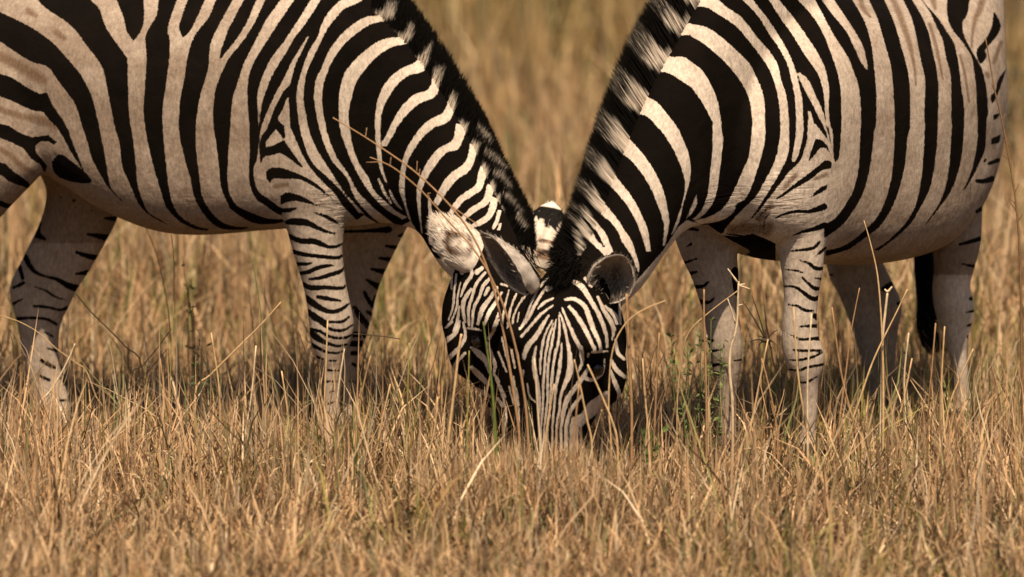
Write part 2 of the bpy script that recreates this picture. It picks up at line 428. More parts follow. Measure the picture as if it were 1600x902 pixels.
    p.stroke(1, 'g1 95,130,16 180,165,20 280,170,22 370,205,14 430,205,12 475,185,8', 'g1 120,240,16 200,260,16 320,275,14 430,285,14 470,270,10',
        'g1 145,328,14 210,328,13 260,322,5', 'g1 170,395,13 230,385,16 300,355,16 370,340,13 410,340,6', 'g1 240,435,8 320,425,14 400,400,16 460,380,14 483,355,7',
        'g1 190,465,14 250,495,20 350,492,16 430,500,14 480,495,12 495,475,5', 'g1 300,560,14 370,572,16 460,588,7', 'g1 210,555,16 260,600,24 330,645,20 400,665,16 470,645,14 520,605,7',
        'g1 230,660,18 290,710,26 350,735,16 400,737,10 470,735,12 520,700,8', 'g1 320,745,10 400,790,12 480,795,11 550,755,7', 'g1 250,790,14 310,800,12 360,830,12 430,850,11 500,845,10 550,820,6',
        'g1 240,800,12 280,850,14 350,885,12 420,900,10', 'g2 100,160,18 150,200,16 220,245,11 290,275,10 370,265,8', 'g2 105,255,14 160,285,14 220,315,10 290,325,9 350,310,6',
        'g2 140,345,10 200,365,9', 'g2 250,380,8 300,378,6', 'g2 235,445,9 310,450,8', 'g2 215,525,9 300,525,8', 'g2 240,600,7 290,590,5', 'g2 220,690,8 300,660,5', 'g2 200,740,10 240,745,8')
    # thigh
    p.band(1, 'c1 -400,380 0,520 80,545 180,610 280,660 330,655 370,740 440,840 470,900 c2 480,100 510,190 560,310 588,384',
              'c1 -400,540 0,680 120,730 230,780 300,790 350,850 400,900 c2 390,70 440,150 500,260 582,386')
    p.poly(1, 'c2 -300,-60 0,60 60,75 150,130 230,155 340,140 400,190 380,210 340,185 290,185 250,215 255,265 300,315 330,355 325,395 310,400 280,345 220,310 160,230 60,185 0,160 -300,60', smooth=False)
    p.band(1, 'c2 -300,210 0,330 40,345 100,400 160,440 210,490 207,530', 'c2 -300,310 0,420 50,460 120,490 180,510 205,535')
    p.band(1, 'c2 -300,480 0,600 50,620 112,632', 'c2 -300,560 0,642 80,667 110,642')
    p.stroke(1, 'c2 -200,720,20 -60,760,18 0,750,22', 'c2 -300,830,22 -100,880,18')
    p.poly(1, 'c2 365,330 400,285 440,280 510,330 590,395 650,470 560,480 440,450 380,400')  # black sliver: groin shade painted into the coat along the flank fold
    p.brown('c1 0,400,40 120,460,42 230,520,45 310,570,30', 'c1 0,770,24 150,820,26 300,850,40 380,890,40', 'c2 0,240,20 80,290,22 150,360,26 230,405,20', 'c1 200,80,30 250,110,20', 'c1 400,230,30 450,270,20')
    return p

def left_far_fore():
    p = Pattern()
    p.stroke(1, 'g1 870,130,10 920,120,18', 'g1 780,200,10 870,215,18', 'g1 730,285,8 830,300,20', 'g1 675,362,9 800,392,26', 'g1 645,440,10 730,490,26', 'g1 630,525,12 650,570,15 685,625,14', 'g1 560,635,16 600,700,24 660,770,20',
        'g1 705,550,8 690,605,12', 'g1 650,665,14 690,690,14', 'g1 540,815,16 660,840,16', 'g1 540,890,22 640,890,22', 'g2 400,200,16 520,200,16', 'g2 400,260,20 490,260,18', 'g2 410,325,18 460,325,14', 'g2 410,400,12 450,420,12', 'g2 390,520,8 430,530,8', 'g1 480,100,10 640,95,12 800,85,24')
    return p

def left_far_hind():
    p = Pattern(); p.k = 1.15
    p.stroke(1, 'c2 690,572,10 770,578,16 865,605,14', 'k1 740,5,8 810,10,16', 'k1 615,118,6 690,130,16 770,148,24', 'k1 535,243,9 610,270,16 700,288,20', 'k1 535,398,6 620,388,18', 'k1 180,280,18 210,340,16 250,385,12 320,415,9 400,435,13 480,480,20 560,505,24',
        'k1 240,486,5 320,515,8 390,560,8 465,580,5', 'k1 235,625,7 290,628,10 350,635,9 420,652,9 490,632,12', 'k1 120,715,12 200,708,10 290,710,9 350,725,10 400,755,9', 'k1 315,808,8 370,838,8', 'k1 85,612,11 155,575,6', 'k1 95,495,10 165,462,12',
        'k1 135,340,14 160,430,12', 'k1 70,435,10 80,425,10', 'k1 245,110,28 315,152,10', 'k1 270,40,20 260,90,20', 'k2 290,465,11 340,495,13 385,518,11', 'k2 270,570,8 345,605,11', 'k2 335,380,6 395,400,9', 'k2 405,750,9 475,746,8', 'k2 430,590,8 465,640,10', 'k2 120,260,8 140,310,10')
    p.stroke(1, 'c2 520,602,10', 'c2 557,532,9', 'c2 600,592,6', 'c2 560,628,6', 'c2 630,565,5', 'c2 428,578,6', 'c2 650,672,5', 'c2 530,650,5')
    return p

def left_head():
    p = Pattern(9.0, 640); p.k = .88
    p.stroke(-1, 'h1 195,400,9 205,500,10 205,590,7', 'h1 240,490,7 225,600,8 215,720,8 185,810,6', 'h1 268,550,4 250,640,7 240,730,8 200,830,6', 'h1 330,430,13 348,490,14 305,560,13 270,645,8', 'h1 275,455,20 278,480,16',
        'h1 385,475,22 420,445,14', 'h1 345,595,10 300,660,16 285,730,16 300,830,8', 'h1 440,480,11 380,560,12 350,650,11 325,740,11 330,850,9', 'h1 475,520,11 430,570,15 405,640,12 365,720,12 355,800,10 350,865,7', 'h1 465,590,15 440,640,8',
        'h1 525,585,12 470,670,16 420,740,20 392,840,11', 'h1 555,560,8 600,572,11', 'h1 560,620,8 510,700,14 470,760,16 440,840,10', 'h1 540,760,9 500,870,12', 'h1 610,600,5 580,720,8 560,850,9', 'h1 660,630,7 620,740,9 600,870,9', 'h1 705,655,5 645,780,8 632,890,8',
        'h1 745,620,5 690,690,6', 'h1 680,760,5 665,880,6', 'h1 260,720,7 245,830,14 225,890,14',
        'h2 260,10,12 235,90,16 155,155,22', 'h2 205,15,13 165,55,8', 'h2 290,20,9 302,120,12 250,205,16 190,265,18 155,305,9', 'h2 318,58,7 380,65,9 415,75,5', 'h2 300,235,12 235,310,13 200,400,12 185,425,8',
        'h2 345,195,10 400,240,26 445,290,20 472,370,10', 'h2 345,335,16 400,390,24 465,455,16', 'h2 375,490,18 440,520,20 475,545,9', 'h2 350,620,10 480,640,24', 'h2 470,130,13 510,60,12 535,0,9', 'h2 458,160,8 482,230,11 512,315,14 505,370,10', 'h2 535,225,8 570,310,9 592,365,7',
        'h2 505,380,10 535,435,13', 'h2 550,470,10 580,540,12', 'h2 530,555,12 565,605,13', 'h2 610,470,6 642,590,7', 'h2 600,20,8 610,100,8 625,200,9 652,335,9', 'h2 560,120,7 590,250,8 625,380,8 650,520,8', 'h2 520,420,9 560,520,10 590,640,8', 'h2 640,400,7 665,560,8 690,680,7', 'h2 690,340,10 705,380,10', 'h2 655,60,6 668,180,7 690,300,7', 'h2 585,600,7 600,680,7', 'h2 660,480,8 680,600,8')
    return p

def right_main():
    p = Pattern()
    p.poly(1, 'r5 -100,-260 -36,0 115,190 215,365 265,480 292,650 295,880 r6 300,120 300,280 150,80 105,0 95,180 60,300 r4 840,345 780,400 720,480 650,570 590,650 530,720 510,737 420,760 300,838 240,800 150,770 60,740 0,790 r2 700,960 400,1300 -300,1300 r1 -300,100 200,-260 700,-300', smooth=False)
    # light neck stripes
    p.band(-1, 'r1 580,-60 740,40 830,155 900,165 r3 90,170 200,195 300,260 400,350 500,450 560,570 600,680 610,850 r4 608,190 570,340 520,490 470,590 410,625 390,680 310,740 160,770',
               'r1 520,-40 640,80 760,230 900,248 r3 80,250 180,310 300,410 400,520 460,610 500,700 520,850 r4 510,200 490,310 440,420 380,555 320,650 270,690 190,725 110,745')
    p.band(-1, 'r3 100,-120 280,0 350,60 430,110 500,190 560,270 640,360 700,460 720,550 760,680 778,850 r4 780,220 760,310 700,430 640,530 570,640 512,725',
               'r3 -100,-120 30,0 70,40 190,50 280,100 400,180 490,280 560,370 630,470 680,590 710,730 718,850 r4 720,100 700,250 660,370 600,480 550,570 480,640 400,720 340,790 308,842')
    p.band(-1, 'r3 300,-200 455,0 560,110 640,240 710,340 770,460 800,580 820,680 830,850 r4 820,200 800,300 803,326', 'r3 400,-200 525,0 620,120 700,240 770,360 820,480 845,580 870,690 880,850 r4 880,120 850,270 815,332')
    p.band(-1, 'r3 500,-220 640,0 720,130 800,240 900,400 r5 170,520 210,640 220,760 228,880 r6 250,100 272,260 285,330', 'r3 580,-220 710,0 800,110 900,250 r5 180,390 230,510 250,640 247,760 260,880 r6 278,120 285,280 296,335')
    p.band(-1, 'r5 28,520 80,640 150,770 215,900 r6 245,172 270,260', 'r5 42,512 100,560 150,660 210,800 r6 225,70 255,170 275,230')
    p.band(-1, 'r5 100,785 115,890 r6 115,100 90,230 60,320 30,352 r4 700,520', 'r5 118,785 150,890 r6 150,70 160,150 130,240 100,335 r4 860,420')
    p.poly(-1, 'r6 135,60 155,65 190,110 230,162 252,190 275,290 262,290 238,222 200,178 155,165', smooth=False)
    p.band(-1, 'r1 490,160 530,200 610,240 690,360 760,400 840,400 900,435 r3 80,430 160,490 220,580 265,680 290,790 303,890 r4 315,180 295,360 275,520 240,620 190,690 130,737',
               'r1 400,260 455,320 540,420 640,495 740,515 820,560 900,615 r3 80,600 140,680 190,760 235,850 r4 240,60 240,260 225,400 210,530 180,640 150,690 95,737')
    p.band(-1, 'r1 300,400 370,470 470,540 580,670 660,720 730,800 r2 740,0 810,100 860,210 890,310 897,420 880,500 850,610 820,740 790,810 768,842', 'r1 240,550 310,610 400,710 500,790 590,820 660,890 r2 720,150 780,250 830,360 855,450 858,520 840,620 800,740 762,842')
    p.poly(-1, 'r4 125,560 135,620 100,690 58,728 85,660', smooth=False)
    p.band(-1, 'r2 200,-60 330,0 400,70 470,170 550,260 620,360 680,470 720,590 745,720 740,800 718,920', 'r2 150,40 220,100 300,180 400,260 480,320 560,420 620,520 660,620 690,700 710,780 702,920')
    p.band(-1, 'r2 130,190 190,240 260,280 320,350 370,430 450,530 510,620 550,700 590,790 610,900 618,960', 'r2 110,290 165,340 240,430 320,490 390,560 460,650 510,740 550,840 575,920 585,960')
    p.band(-1, 'r2 120,430 170,480 230,530 280,610 340,680 400,760 450,840 h3 790,60 820,140 852,250 845,295', 'r2 90,510 140,560 210,640 280,710 340,760 390,830 h3 720,60 750,110 800,180 830,260')
    p.band(-1, 'r2 70,630 120,655 190,680 230,750 290,820 h3 640,80 668,155', 'r2 80,680 120,710 190,760 250,840 h3 590,80 640,162')
    p.band(-1, 'r2 60,700 110,740 180,780 220,850 h3 545,60 610,130 652,168', 'r2 60,745 100,780 150,850 h3 500,75 560,130 612,184')
    p.stroke(-1, 'r2 90,830,12 130,870,20 h3 440,60,20 460,150,20 452,240,16', 'h3 500,168,9 545,182,9', 'h3 470,250,8 465,285,9')
    p.stroke(1, 'h3 490,230,14 520,200,10')
    # barrel
    p.band(1, 'r3 520,-260 650,-80 710,0 800,110 900,250 r5 180,390 230,510 250,640 247,760 258,880 r6 275,120 280,280 295,336', 'r5 -140,-260 -40,-80 30,0 130,110 200,220 250,340 300,480 330,620 338,850 r6 330,200 320,290 298,336')
    p.band(1, 'r5 -40,-260 90,-80 150,0 220,130 290,260 370,380 430,520 465,650 475,850 r6 470,100 460,350 430,500 390,590 300,720 214,774', 'r5 300,-260 370,-80 415,0 500,150 545,300 560,400 575,540 585,700 580,900 r6 570,100 545,330 520,450 490,550 430,660 350,770 230,860 214,868')
    p.band(-1, 'r5 60,-200 150,-70 200,0 280,110 370,220 430,340 470,430 512,490', 'r5 180,-200 250,-70 285,0 360,110 430,220 490,330 515,440 525,490')
    p.band(1, 'r5 420,-260 500,-80 530,0 590,130 640,300 680,440 700,600 712,850 r6 712,150 700,350 680,480 640,620 580,730 500,810 420,880 330,930 225,955', 'r5 520,-260 600,-80 640,0 710,160 760,330 800,480 820,630 820,900 r6 805,150 785,350 750,500 700,640 620,770 540,840 470,890 380,950 225,995')
    p.band(1, 'r7 -60,-260 10,-80 50,0 110,130 145,270 175,430 205,570 200,800 r8 203,50 195,250 180,430 150,600 100,710 40,790 r6 650,898 560,950', 'r7 20,-260 80,-80 115,0 180,110 230,230 260,370 290,510 300,650 295,850 r8 290,200 260,430 220,560 150,690 100,770 0,862 r6 600,955')
    p.band(1, 'r7 50,-260 130,-80 178,0 240,90 290,200 330,290 350,400 385,540 390,850 r8 395,30 380,300 355,480 310,610 240,720 198,782', 'r7 110,-260 150,-80 185,0 290,120 350,210 410,310 440,440 460,600 480,750 r8 482,30 465,270 430,430 380,550 300,660 215,772')
    p.band(1, 'r7 370,-260 365,-80 360,0 360,100 390,200 470,300 530,400 550,500 565,650 575,880 r8 570,200 540,360 500,470 468,532', 'r7 540,-260 530,-80 520,0 500,110 470,160 480,250 540,370 580,440 610,500 640,640 650,800 r8 640,30 630,230 600,310 550,420 488,522')
    p.poly(1, 'r7 690,75 740,180 700,270 630,350 640,400 600,450 575,420 570,350 620,290 670,200')
    p.poly(1, 'r7 780,480 745,590 710,680 680,730 665,680 700,640 720,560')
    p.poly(1, 'r7 685,810 740,795 712,837 690,850', smooth=False)
    p.poly(1, 'r8 670,165 740,135 730,195 670,210', smooth=False)
    p.stroke(1, 'r8 622,325,9 630,315,9', 'r8 655,342,12 720,318,16', 'r8 570,465,14 620,466,17 680,450,22', 'r8 570,680,13 610,655,16', 'n1 540,370,10 600,355,14 700,325,18', 'n1 530,500,4 590,515,9 660,528,14', 'n1 615,755,13 640,745,14', 'n1 585,848,6 650,838,12', 'n2 595,222,9 650,208,13', 'n2 600,300,14 620,295,14', 'n2 590,745,8 620,745,8')
    p.brown('r7 -60,-60,22 0,40,24 60,200,25 100,330,18 130,480,12 140,600,8', 'r7 235,170,14 275,300,16 305,430,12 330,560,8', 'r7 450,390,10 480,500,12 500,620,10 515,720,8', 'r7 620,-40,25 590,70,25 560,130,20 540,230,12 532,330,9', 'r7 740,300,15 690,440,16', 'r7 640,520,16 650,540,16', 'r5 470,-20,20 490,60,20 540,120,10', 'r7 260,0,25 275,60,15')
    # shoulder and near foreleg
    p.poly(1, 'r6 145,0 155,60 190,110 230,160 252,187 245,170 200,80 170,0', smooth=False)
    p.poly(1, 'r6 155,165 200,175 240,220 266,292 230,235 190,230 150,280 100,337 115,280', smooth=False)
    p.band(1, 'r4 690,585 760,530 r6 0,490 80,430 160,370 220,320 260,325 272,345', 'r4 690,600 760,560 r6 0,522 60,490 140,440 200,390 268,376')
    p.poly(1, 'r6 122,582 150,540 190,510 242,484 235,520 200,545 150,567', smooth=False)
    p.poly(1, 'q1 480,122 600,135 700,115 800,150 866,185 866,330 720,290 580,225', smooth=False)
    p.brown('r6 150,450,14 230,420,18', 'r4 740,520,20 830,420,20', 'r4 570,730,34 650,640,26', 'r4 380,810,40 520,800,50 640,790,40', 'q1 640,60,40 800,100,40')  # broad strokes put the chest's shading into the coat colour
    p.stroke(1, 'r4 545,745,3 590,690,5 640,650,2', 'r4 600,800,3 612,730,5 650,690,2', 'r4 330,835,3 420,850,8 560,870,10')  # thin dark lines paint the crease shade between chest folds
    p.k = 1.22
    p.stroke(1, 'f1 230,95,4 300,65,8 380,48,10 470,48,11 530,32,17 575,15,20', 'f1 355,217,3 430,190,9 510,170,14 580,145,17', 'f1 340,327,5 430,318,9 500,305,10 545,262,8', 'f1 518,362,4 550,335,9 585,305,8', 'f1 405,392,5 470,415,10 520,450,12 585,448,9', 'f1 300,455,4 380,465,7 430,480,4',
        'f1 415,507,5 470,560,10 510,590,12 560,590,10', 'f1 500,515,4 560,525,8', 'f1 285,575,5 370,580,8 430,620,11 500,665,14 555,645,12', 'f1 325,703,5 390,715,8 440,745,10 495,748,7', 'f1 512,785,16 530,800,16', 'f1 395,860,4 450,855,8 525,855,12',
        'f2 285,72,2 340,105,4 400,135,9 470,135,9 550,130,14', 'f2 360,212,6 430,218,9 550,215,8', 'f2 325,285,4 420,280,8 500,260,8 560,232,6', 'f2 325,350,5 400,355,8 460,335,8 575,313,8', 'f2 395,440,5 450,440,7 530,398,5')
    return p

def right_far_fore():
    p = Pattern(); p.k = 1.2
    p.stroke(1, 'q1 160,80,10 230,72,14 320,88,7', 'q1 230,212,3 268,188,9', 'q1 215,322,10 310,290,5', 'q1 255,397,12 310,383,7', 'q1 290,490,14 350,485,10 392,455,6', 'q1 325,590,14 390,600,10 432,568,5', 'q1 580,375,22 590,450,26 600,530,22', 'q2 385,330,14 420,325,10', 'q2 400,405,10 485,388,5', 'q2 415,502,12 495,490,8', 'q2 430,545,5 505,553,6', 'q2 560,470,4 635,460,7')
    return p

def right_far_hind():
    p = Pattern()
    p.stroke(1, 'm1 90,270,10 140,268,8', 'm1 500,370,20 550,335,20', 'm1 600,470,14 640,480,14')
    return p

def right_head():
    p = Pattern(9.0, 668); p.k = .87
    p.stroke(-1, 'h3 215,330,8 150,400,9 95,500,9 60,600,9 20,680,7', 'h3 185,415,8 120,520,12 70,620,12 10,695,9', 'h3 245,478,6 190,505,11 138,552,6', 'h3 242,530,5 160,590,11 90,670,11 20,750,9', 'h3 215,600,6 170,670,16 130,740,18 70,810,20 45,870,19 40,900,14',
        'h3 238,635,5 195,720,8 170,800,9 160,890,9 h4 155,200,9 155,292,4', 'h3 248,655,4 215,750,9 200,830,9 190,880,9 h4 185,250,9 175,370,10 175,470,9 165,600,9 158,690,8', 'h3 265,630,5 245,740,9 230,830,9 h4 225,120,8 210,230,9 205,350,9 205,470,9 195,570,9 180,690,8',
        'h3 285,600,5 290,700,9 280,800,9 h4 265,130,10 245,230,10 235,340,11 225,440,9 220,560,9 200,690,8', 'h4 305,75,4 300,170,12 285,280,14 265,380,11 255,480,9 245,600,8 235,710,7', 'h3 290,580,5 320,660,10 340,760,11 h4 355,110,13 365,200,22 360,280,25 330,360,16 300,440,11 290,540,9 270,640,8 260,740,6',
        'h3 310,550,7 350,650,11 390,740,15 430,820,15 h4 440,110,18 450,200,14 425,275,6', 'h4 490,258,13 450,320,18 400,390,18 350,460,20 320,550,17 305,640,12 288,750,8', 'h4 445,445,12 400,500,14 365,560,14 340,640,14 318,780,10')
    p.poly(-1, 'h4 375,600 440,570 490,500 570,440 632,408 642,480 600,540 530,590 470,640 430,700 420,800 340,830 360,680', smooth=True)
    p.stroke(1, 'h4 560,600,16 600,640,22', 'h4 395,690,8 430,672,8')
    p.stroke(-1, 'h4 468,318,16 500,332,14 540,327,12 580,300,10 600,260,9 608,190,7', 'h3 330,488,9 400,485,14 470,540,18 500,620,20 530,700,18 570,790,14 582,850,12', 'h3 360,540,12 410,600,16 460,680,18 510,780,14 542,850,14', 'h4 520,138,9 570,135,8 628,130,6', 'h4 495,150,9 490,165,8', 'h4 615,10,9 625,100,8',
        'h3 395,365,18 450,400,22 500,480,18 550,560,16 590,650,16 620,740,12 625,820,10', 'h3 470,340,12 515,395,11', 'h3 560,470,10 600,560,14 650,640,18 672,700,16 660,770,7', 'h3 610,535,8 680,600,20 692,655,14', 'h3 715,480,7 715,560,9 720,660,9', 'h3 205,410,24 230,405,14',
        'h4 685,50,11 700,140,14 745,185,12', 'h4 655,195,12 690,260,18 750,312,14', 'h4 648,265,8 680,350,18 710,430,16 700,485,9', 'h4 125,95,5 110,180,14 115,270,18 135,370,14 150,470,10 150,570,5', 'h4 62,360,5 80,450,7 125,490,5', 'h4 30,270,14 20,350,10', 'h4 40,490,7 75,590,8', 'h4 690,540,10 665,600,14')
    return p

# ------------------------------------------------------------------ zebra anatomy
NR = 36
def ring(A, B, Y, d, dx=0.0):
    """cross-section: outline pixels A and B at depth Y, half thickness d across the view (dx sideways)"""
    a, b = W(A[0], A[1], Y), W(B[0], B[1], Y)
    return np.concatenate([(a + b) / 2, (a - b) / 2, np.array([dx, d, 0.0])])

def ring3(c, u, v):
    return np.concatenate([np.asarray(c, float), np.asarray(u, float), np.asarray(v, float)])

def loft(rings, power=2.0, spans=5, low=None):
    Q = catmull(np.array(rings), spans)
    th = np.linspace(0, 2 * math.pi, NR, endpoint=False)
    c, s = np.cos(th), np.sin(th)
    e = 2.0 / power
    cu, sv = np.sign(c) * np.abs(c) ** e, np.sign(s) * np.abs(s) ** e
    if low:                                             # fuller lower half (u points up)
        e2 = 2.0 / low; b = c < 0
        cu = np.where(b, -np.abs(c) ** e2, cu); sv = np.where(b, np.sign(s) * np.abs(s) ** e2, sv)
    V = Q[:, None, 0:3] + cu[None, :, None] * Q[:, None, 3:6] + sv[None, :, None] * Q[:, None, 6:9]
    n = len(Q)
    V = V.reshape(-1, 3)
    F = []
    for i in range(n - 1):
        for j in range(NR):
            k = (j + 1) % NR
            F.append((i * NR + j, i * NR + k, (i + 1) * NR + k, (i + 1) * NR + j))
    V = np.vstack([V, Q[0, :3], Q[-1, :3]])
    for j in range(NR):
        k = (j + 1) % NR
        F.append((n * NR, k, j)); F.append((n * NR + 1, (n - 1) * NR + j, (n - 1) * NR + k))
    rad = np.sqrt(np.linalg.norm(Q[:, 3:6], axis=1) * np.linalg.norm(Q[:, 6:9], axis=1))
    return V, F, np.hstack([Q[:, :3], rad[:, None]]), Q

def ball(c, r):
    c = np.asarray(c, float); r = np.asarray(r, float) * np.ones(3)
    rings = []
    for t in np.linspace(-0.98, 0.98, 9):
        k = math.sqrt(1 - t * t)
        rings.append(ring3(c + [0, 0, r[2] * t], [r[0] * k, 0, 0], [0, r[1] * k, 0]))
    return loft(rings, spans=2)

HEAD = [  # s down the face, front, back, half width
    (-0.03, 0.00, -0.09, 0.050), (0.00, 0.035, -0.115, 0.074), (0.06, 0.078, -0.158, 0.098), (0.12, 0.097, -0.190, 0.112), (0.18, 0.102, -0.198, 0.112), (0.25, 0.093, -0.180, 0.095),
    (0.31, 0.078, -0.130, 0.076), (0.375, 0.064, -0.080, 0.060), (0.42, 0.060, -0.068, 0.062), (0.455, 0.046, -0.056, 0.058), (0.48, 0.012, -0.022, 0.030)]

def head_frame(yaw, tilt, roll=0.0):
    f = np.array([math.sin(yaw), -math.cos(yaw), 0.0])
    z = np.array([0, 0, 1.0])
    d = -z * math.cos(tilt) + f * math.sin(tilt)
    n = f * math.cos(tilt) + z * math.sin(tilt)
    w = np.cross(d, n)
    d2 = d * math.cos(roll) + w * math.sin(roll)
    w2 = w * math.cos(roll) - d * math.sin(roll)
    return d2, n, w2

def head_lofts(poll, yaw, tilt, roll, sc):
    d, n, w = head_frame(yaw, tilt, roll)
    rings = [ring3(poll + sc * (d * s + n * (a + b) / 2), n * (a - b) / 2 * sc, w * h * sc) for s, a, b, h in HEAD]
    L = [loft(rings, 2.35)]
    for sg in (-1, 1):
        L.append(ball(poll + sc * (d * 0.150 + n * 0.052 + w * 0.092 * sg), 0.034 * sc))          # brow
        L.append(ball(poll + sc * (d * 0.21 - n * 0.075 + w * 0.068 * sg), np.array([.06, .06, .095]) * sc))  # cheek
        L.append(ball(poll + sc * (d * 0.42 + n * 0.022 + w * 0.042 * sg), np.array([.03, .03, .034]) * sc))  # nostril wing
    return L

def finish_body(name, parts, patterns, root, fold_spots, grime_shade_fn, voxel=0.005, smooth_it=32):
    """parts: list of (group, loft result). Union the lofts, smooth the joins, trace the coat."""
    V, F, n = [], [], 0
    for g, L in parts:
        V.append(L[0]); F += [tuple(i + n for i in f) for f in L[1]]; n += len(L[0])
    V = np.vstack(V)
    me = bpy.data.meshes.new('union'); me.from_pydata(V.tolist(), [], F); me.update()
    tmp = bpy.data.objects.new('union', me); col.objects.link(tmp)
    md = tmp.modifiers.new('remesh', 'REMESH'); md.mode = 'VOXEL'; md.voxel_size = voxel; md.use_smooth_shade = True
    dg = bpy.context.evaluated_depsgraph_get()
    m2 = bpy.data.meshes.new_from_object(tmp.evaluated_get(dg))
    bpy.data.objects.remove(tmp); bpy.data.meshes.remove(me)

    def coords(m):
        a = np.empty(len(m.vertices) * 3, np.float32); m.vertices.foreach_get('co', a); return a.reshape(-1, 3).astype(float)
    def relax(m, co, it, w=None):
        e = np.empty(len(m.edges) * 2, np.int32); m.edges.foreach_get('vertices', e); e = e.reshape(-1, 2)
        deg = np.bincount(e.ravel(), minlength=len(co)).astype(float)
        for _ in range(it):
            acc = np.stack([np.bincount(e[:, 0], co[e[:, 1], k], len(co)) + np.bincount(e[:, 1], co[e[:, 0], k], len(co)) for k in range(3)], -1)
            new = co + 0.55 * (acc / np.maximum(deg, 1)[:, None] - co)
            co = new if w is None else co + (new - co) * w[:, None]
        return co
    def classify(co):
        names = sorted(set(g for g, _ in parts))
        D = np.full((len(names), len(co)), 1e9)
        for g, L in parts:
            k = names.index(g)
            for c in L[2][::2]:
                D[k] = np.minimum(D[k], np.linalg.norm(co - c[:3], axis=1) - c[3])
        return names, D.argmin(0), D
    co = coords(m2)
    names, gid, D = classify(co)
    wgt = np.where(gid == names.index('head'), 0.2, 1.0)
    co = relax(m2, co, smooth_it, wgt)
    # finer faces on the head, where the stripes are narrow
    bm = bmesh.new(); m2.vertices.foreach_set('co', co.astype(np.float32).ravel()); bm.from_mesh(m2)
    bm.verts.ensure_lookup_table()
    hid = names.index('head')
    ed = [e for e in bm.edges if gid[e.verts[0].index] == hid and gid[e.verts[1].index] == hid]
    bmesh.ops.subdivide_edges(bm, edges=ed, cuts=2, use_grid_fill=True)
    bm.to_mesh(m2); bm.free()
    m2.update()
    co = coords(m2)
    names, gid, D = classify(co)
    co = relax(m2, co, 3, np.where(gid == hid, 1.0, 0.3))
    m2.vertices.foreach_set('co', co.astype(np.float32).ravel()); m2.update()
    q, dep = PX(co)
    stripe = np.zeros(len(co)); brown = np.zeros(len(co))
    for k, g in enumerate(names):
        idx = np.nonzero(gid == k)[0]
        if len(idx) and g in patterns:
            stripe[idx] = patterns[g].evaluate(q[idx]); brown[idx] = patterns[g].evaluate_brown(q[idx])
        elif len(idx):
            stripe[idx] = -9
    fold = np.zeros(len(co))
    for (px, py, rr, st) in fold_spots:
        fold = np.maximum(fold, st * np.clip(1.3 - np.hypot(q[:, 0] - px, q[:, 1] - py) / rr * 1.3, 0, 1))
    grime_shade = grime_shade_fn(q, co, gid, names)
    for k, v in (('stripe', stripe), ('brown', brown), ('fold', fold), ('grime_shade', grime_shade)):
        a = m2.attributes.new(k, 'FLOAT', 'POINT'); a.data.foreach_set('value', v.astype(np.float32))
    m2.name = 'body'
    m2.materials.clear(); m2.materials.append(M_COAT)
    m2.polygons.foreach_set('use_smooth', np.ones(len(m2.polygons), bool))
    o = bpy.data.objects.new('body', m2); col.objects.link(o); o.parent = root
    o.matrix_parent_inverse = root.matrix_basis.inverted()
    return co, q, gid, names, o

def ribbons(name, roots, dirs, lens, widths, tints, mat, parent, bend=None, segs=3, droop=None):
    """hair or leaf ribbons; tints: (n, segs+1, 3)"""
    n = len(roots)
    roots, dirs = np.asarray(roots), np.asarray(dirs)
    dirs = dirs / np.linalg.norm(dirs, axis=1, keepdims=True)
    view = roots - CAM; view /= np.linalg.norm(view, axis=1, keepdims=True)
    jit = RNG.normal(0, 0.5, (n, 3))
    side = np.cross(dirs, view + jit); side /= np.linalg.norm(side, axis=1, keepdims=True) + 1e-9
    V = np.zeros((n, segs * 2 + 1, 3)); C = np.ones((n, segs * 2 + 1, 4))
    for s in range(segs + 1):
        t = s / segs
        p = roots + dirs * (lens * t)[:, None]
        if bend is not None: p = p + bend * (t * t)
        if s < segs:
            w = (widths * (1 - 0.45 * t))[:, None] * 0.5
            V[:, 2 * s] = p - side * w; V[:, 2 * s + 1] = p + side * w
            C[:, 2 * s, :3] = tints[:, s]; C[:, 2 * s + 1, :3] = tints[:, s]
        else:
            V[:, 2 * s] = p; C[:, 2 * s, :3] = tints[:, s]
    base = (np.arange(n) * (segs * 2 + 1))[:, None]
    T = []
    for s in range(segs - 1):
        T += [[2 * s, 2 * s + 1, 2 * s + 3], [2 * s, 2 * s + 3, 2 * s + 2]]
    s = segs - 1
    T.append([2 * s, 2 * s + 1, 2 * s + 2])
    F = (base[:, None, :] + np.array(T)[None]).reshape(-1, 3)
    o = mesh_obj(name, V.reshape(-1, 3), F, mat, parent, True, {'tint': C.reshape(-1, 4)})
    o['kind'] = 'stuff'
    return o

WHITE_HAIR = np.array([0.68, 0.58, 0.46]); GREY_HAIR = np.array([0.36, 0.29, 0.225]); BLACK_HAIR = np.array([0.006, 0.005, 0.004])

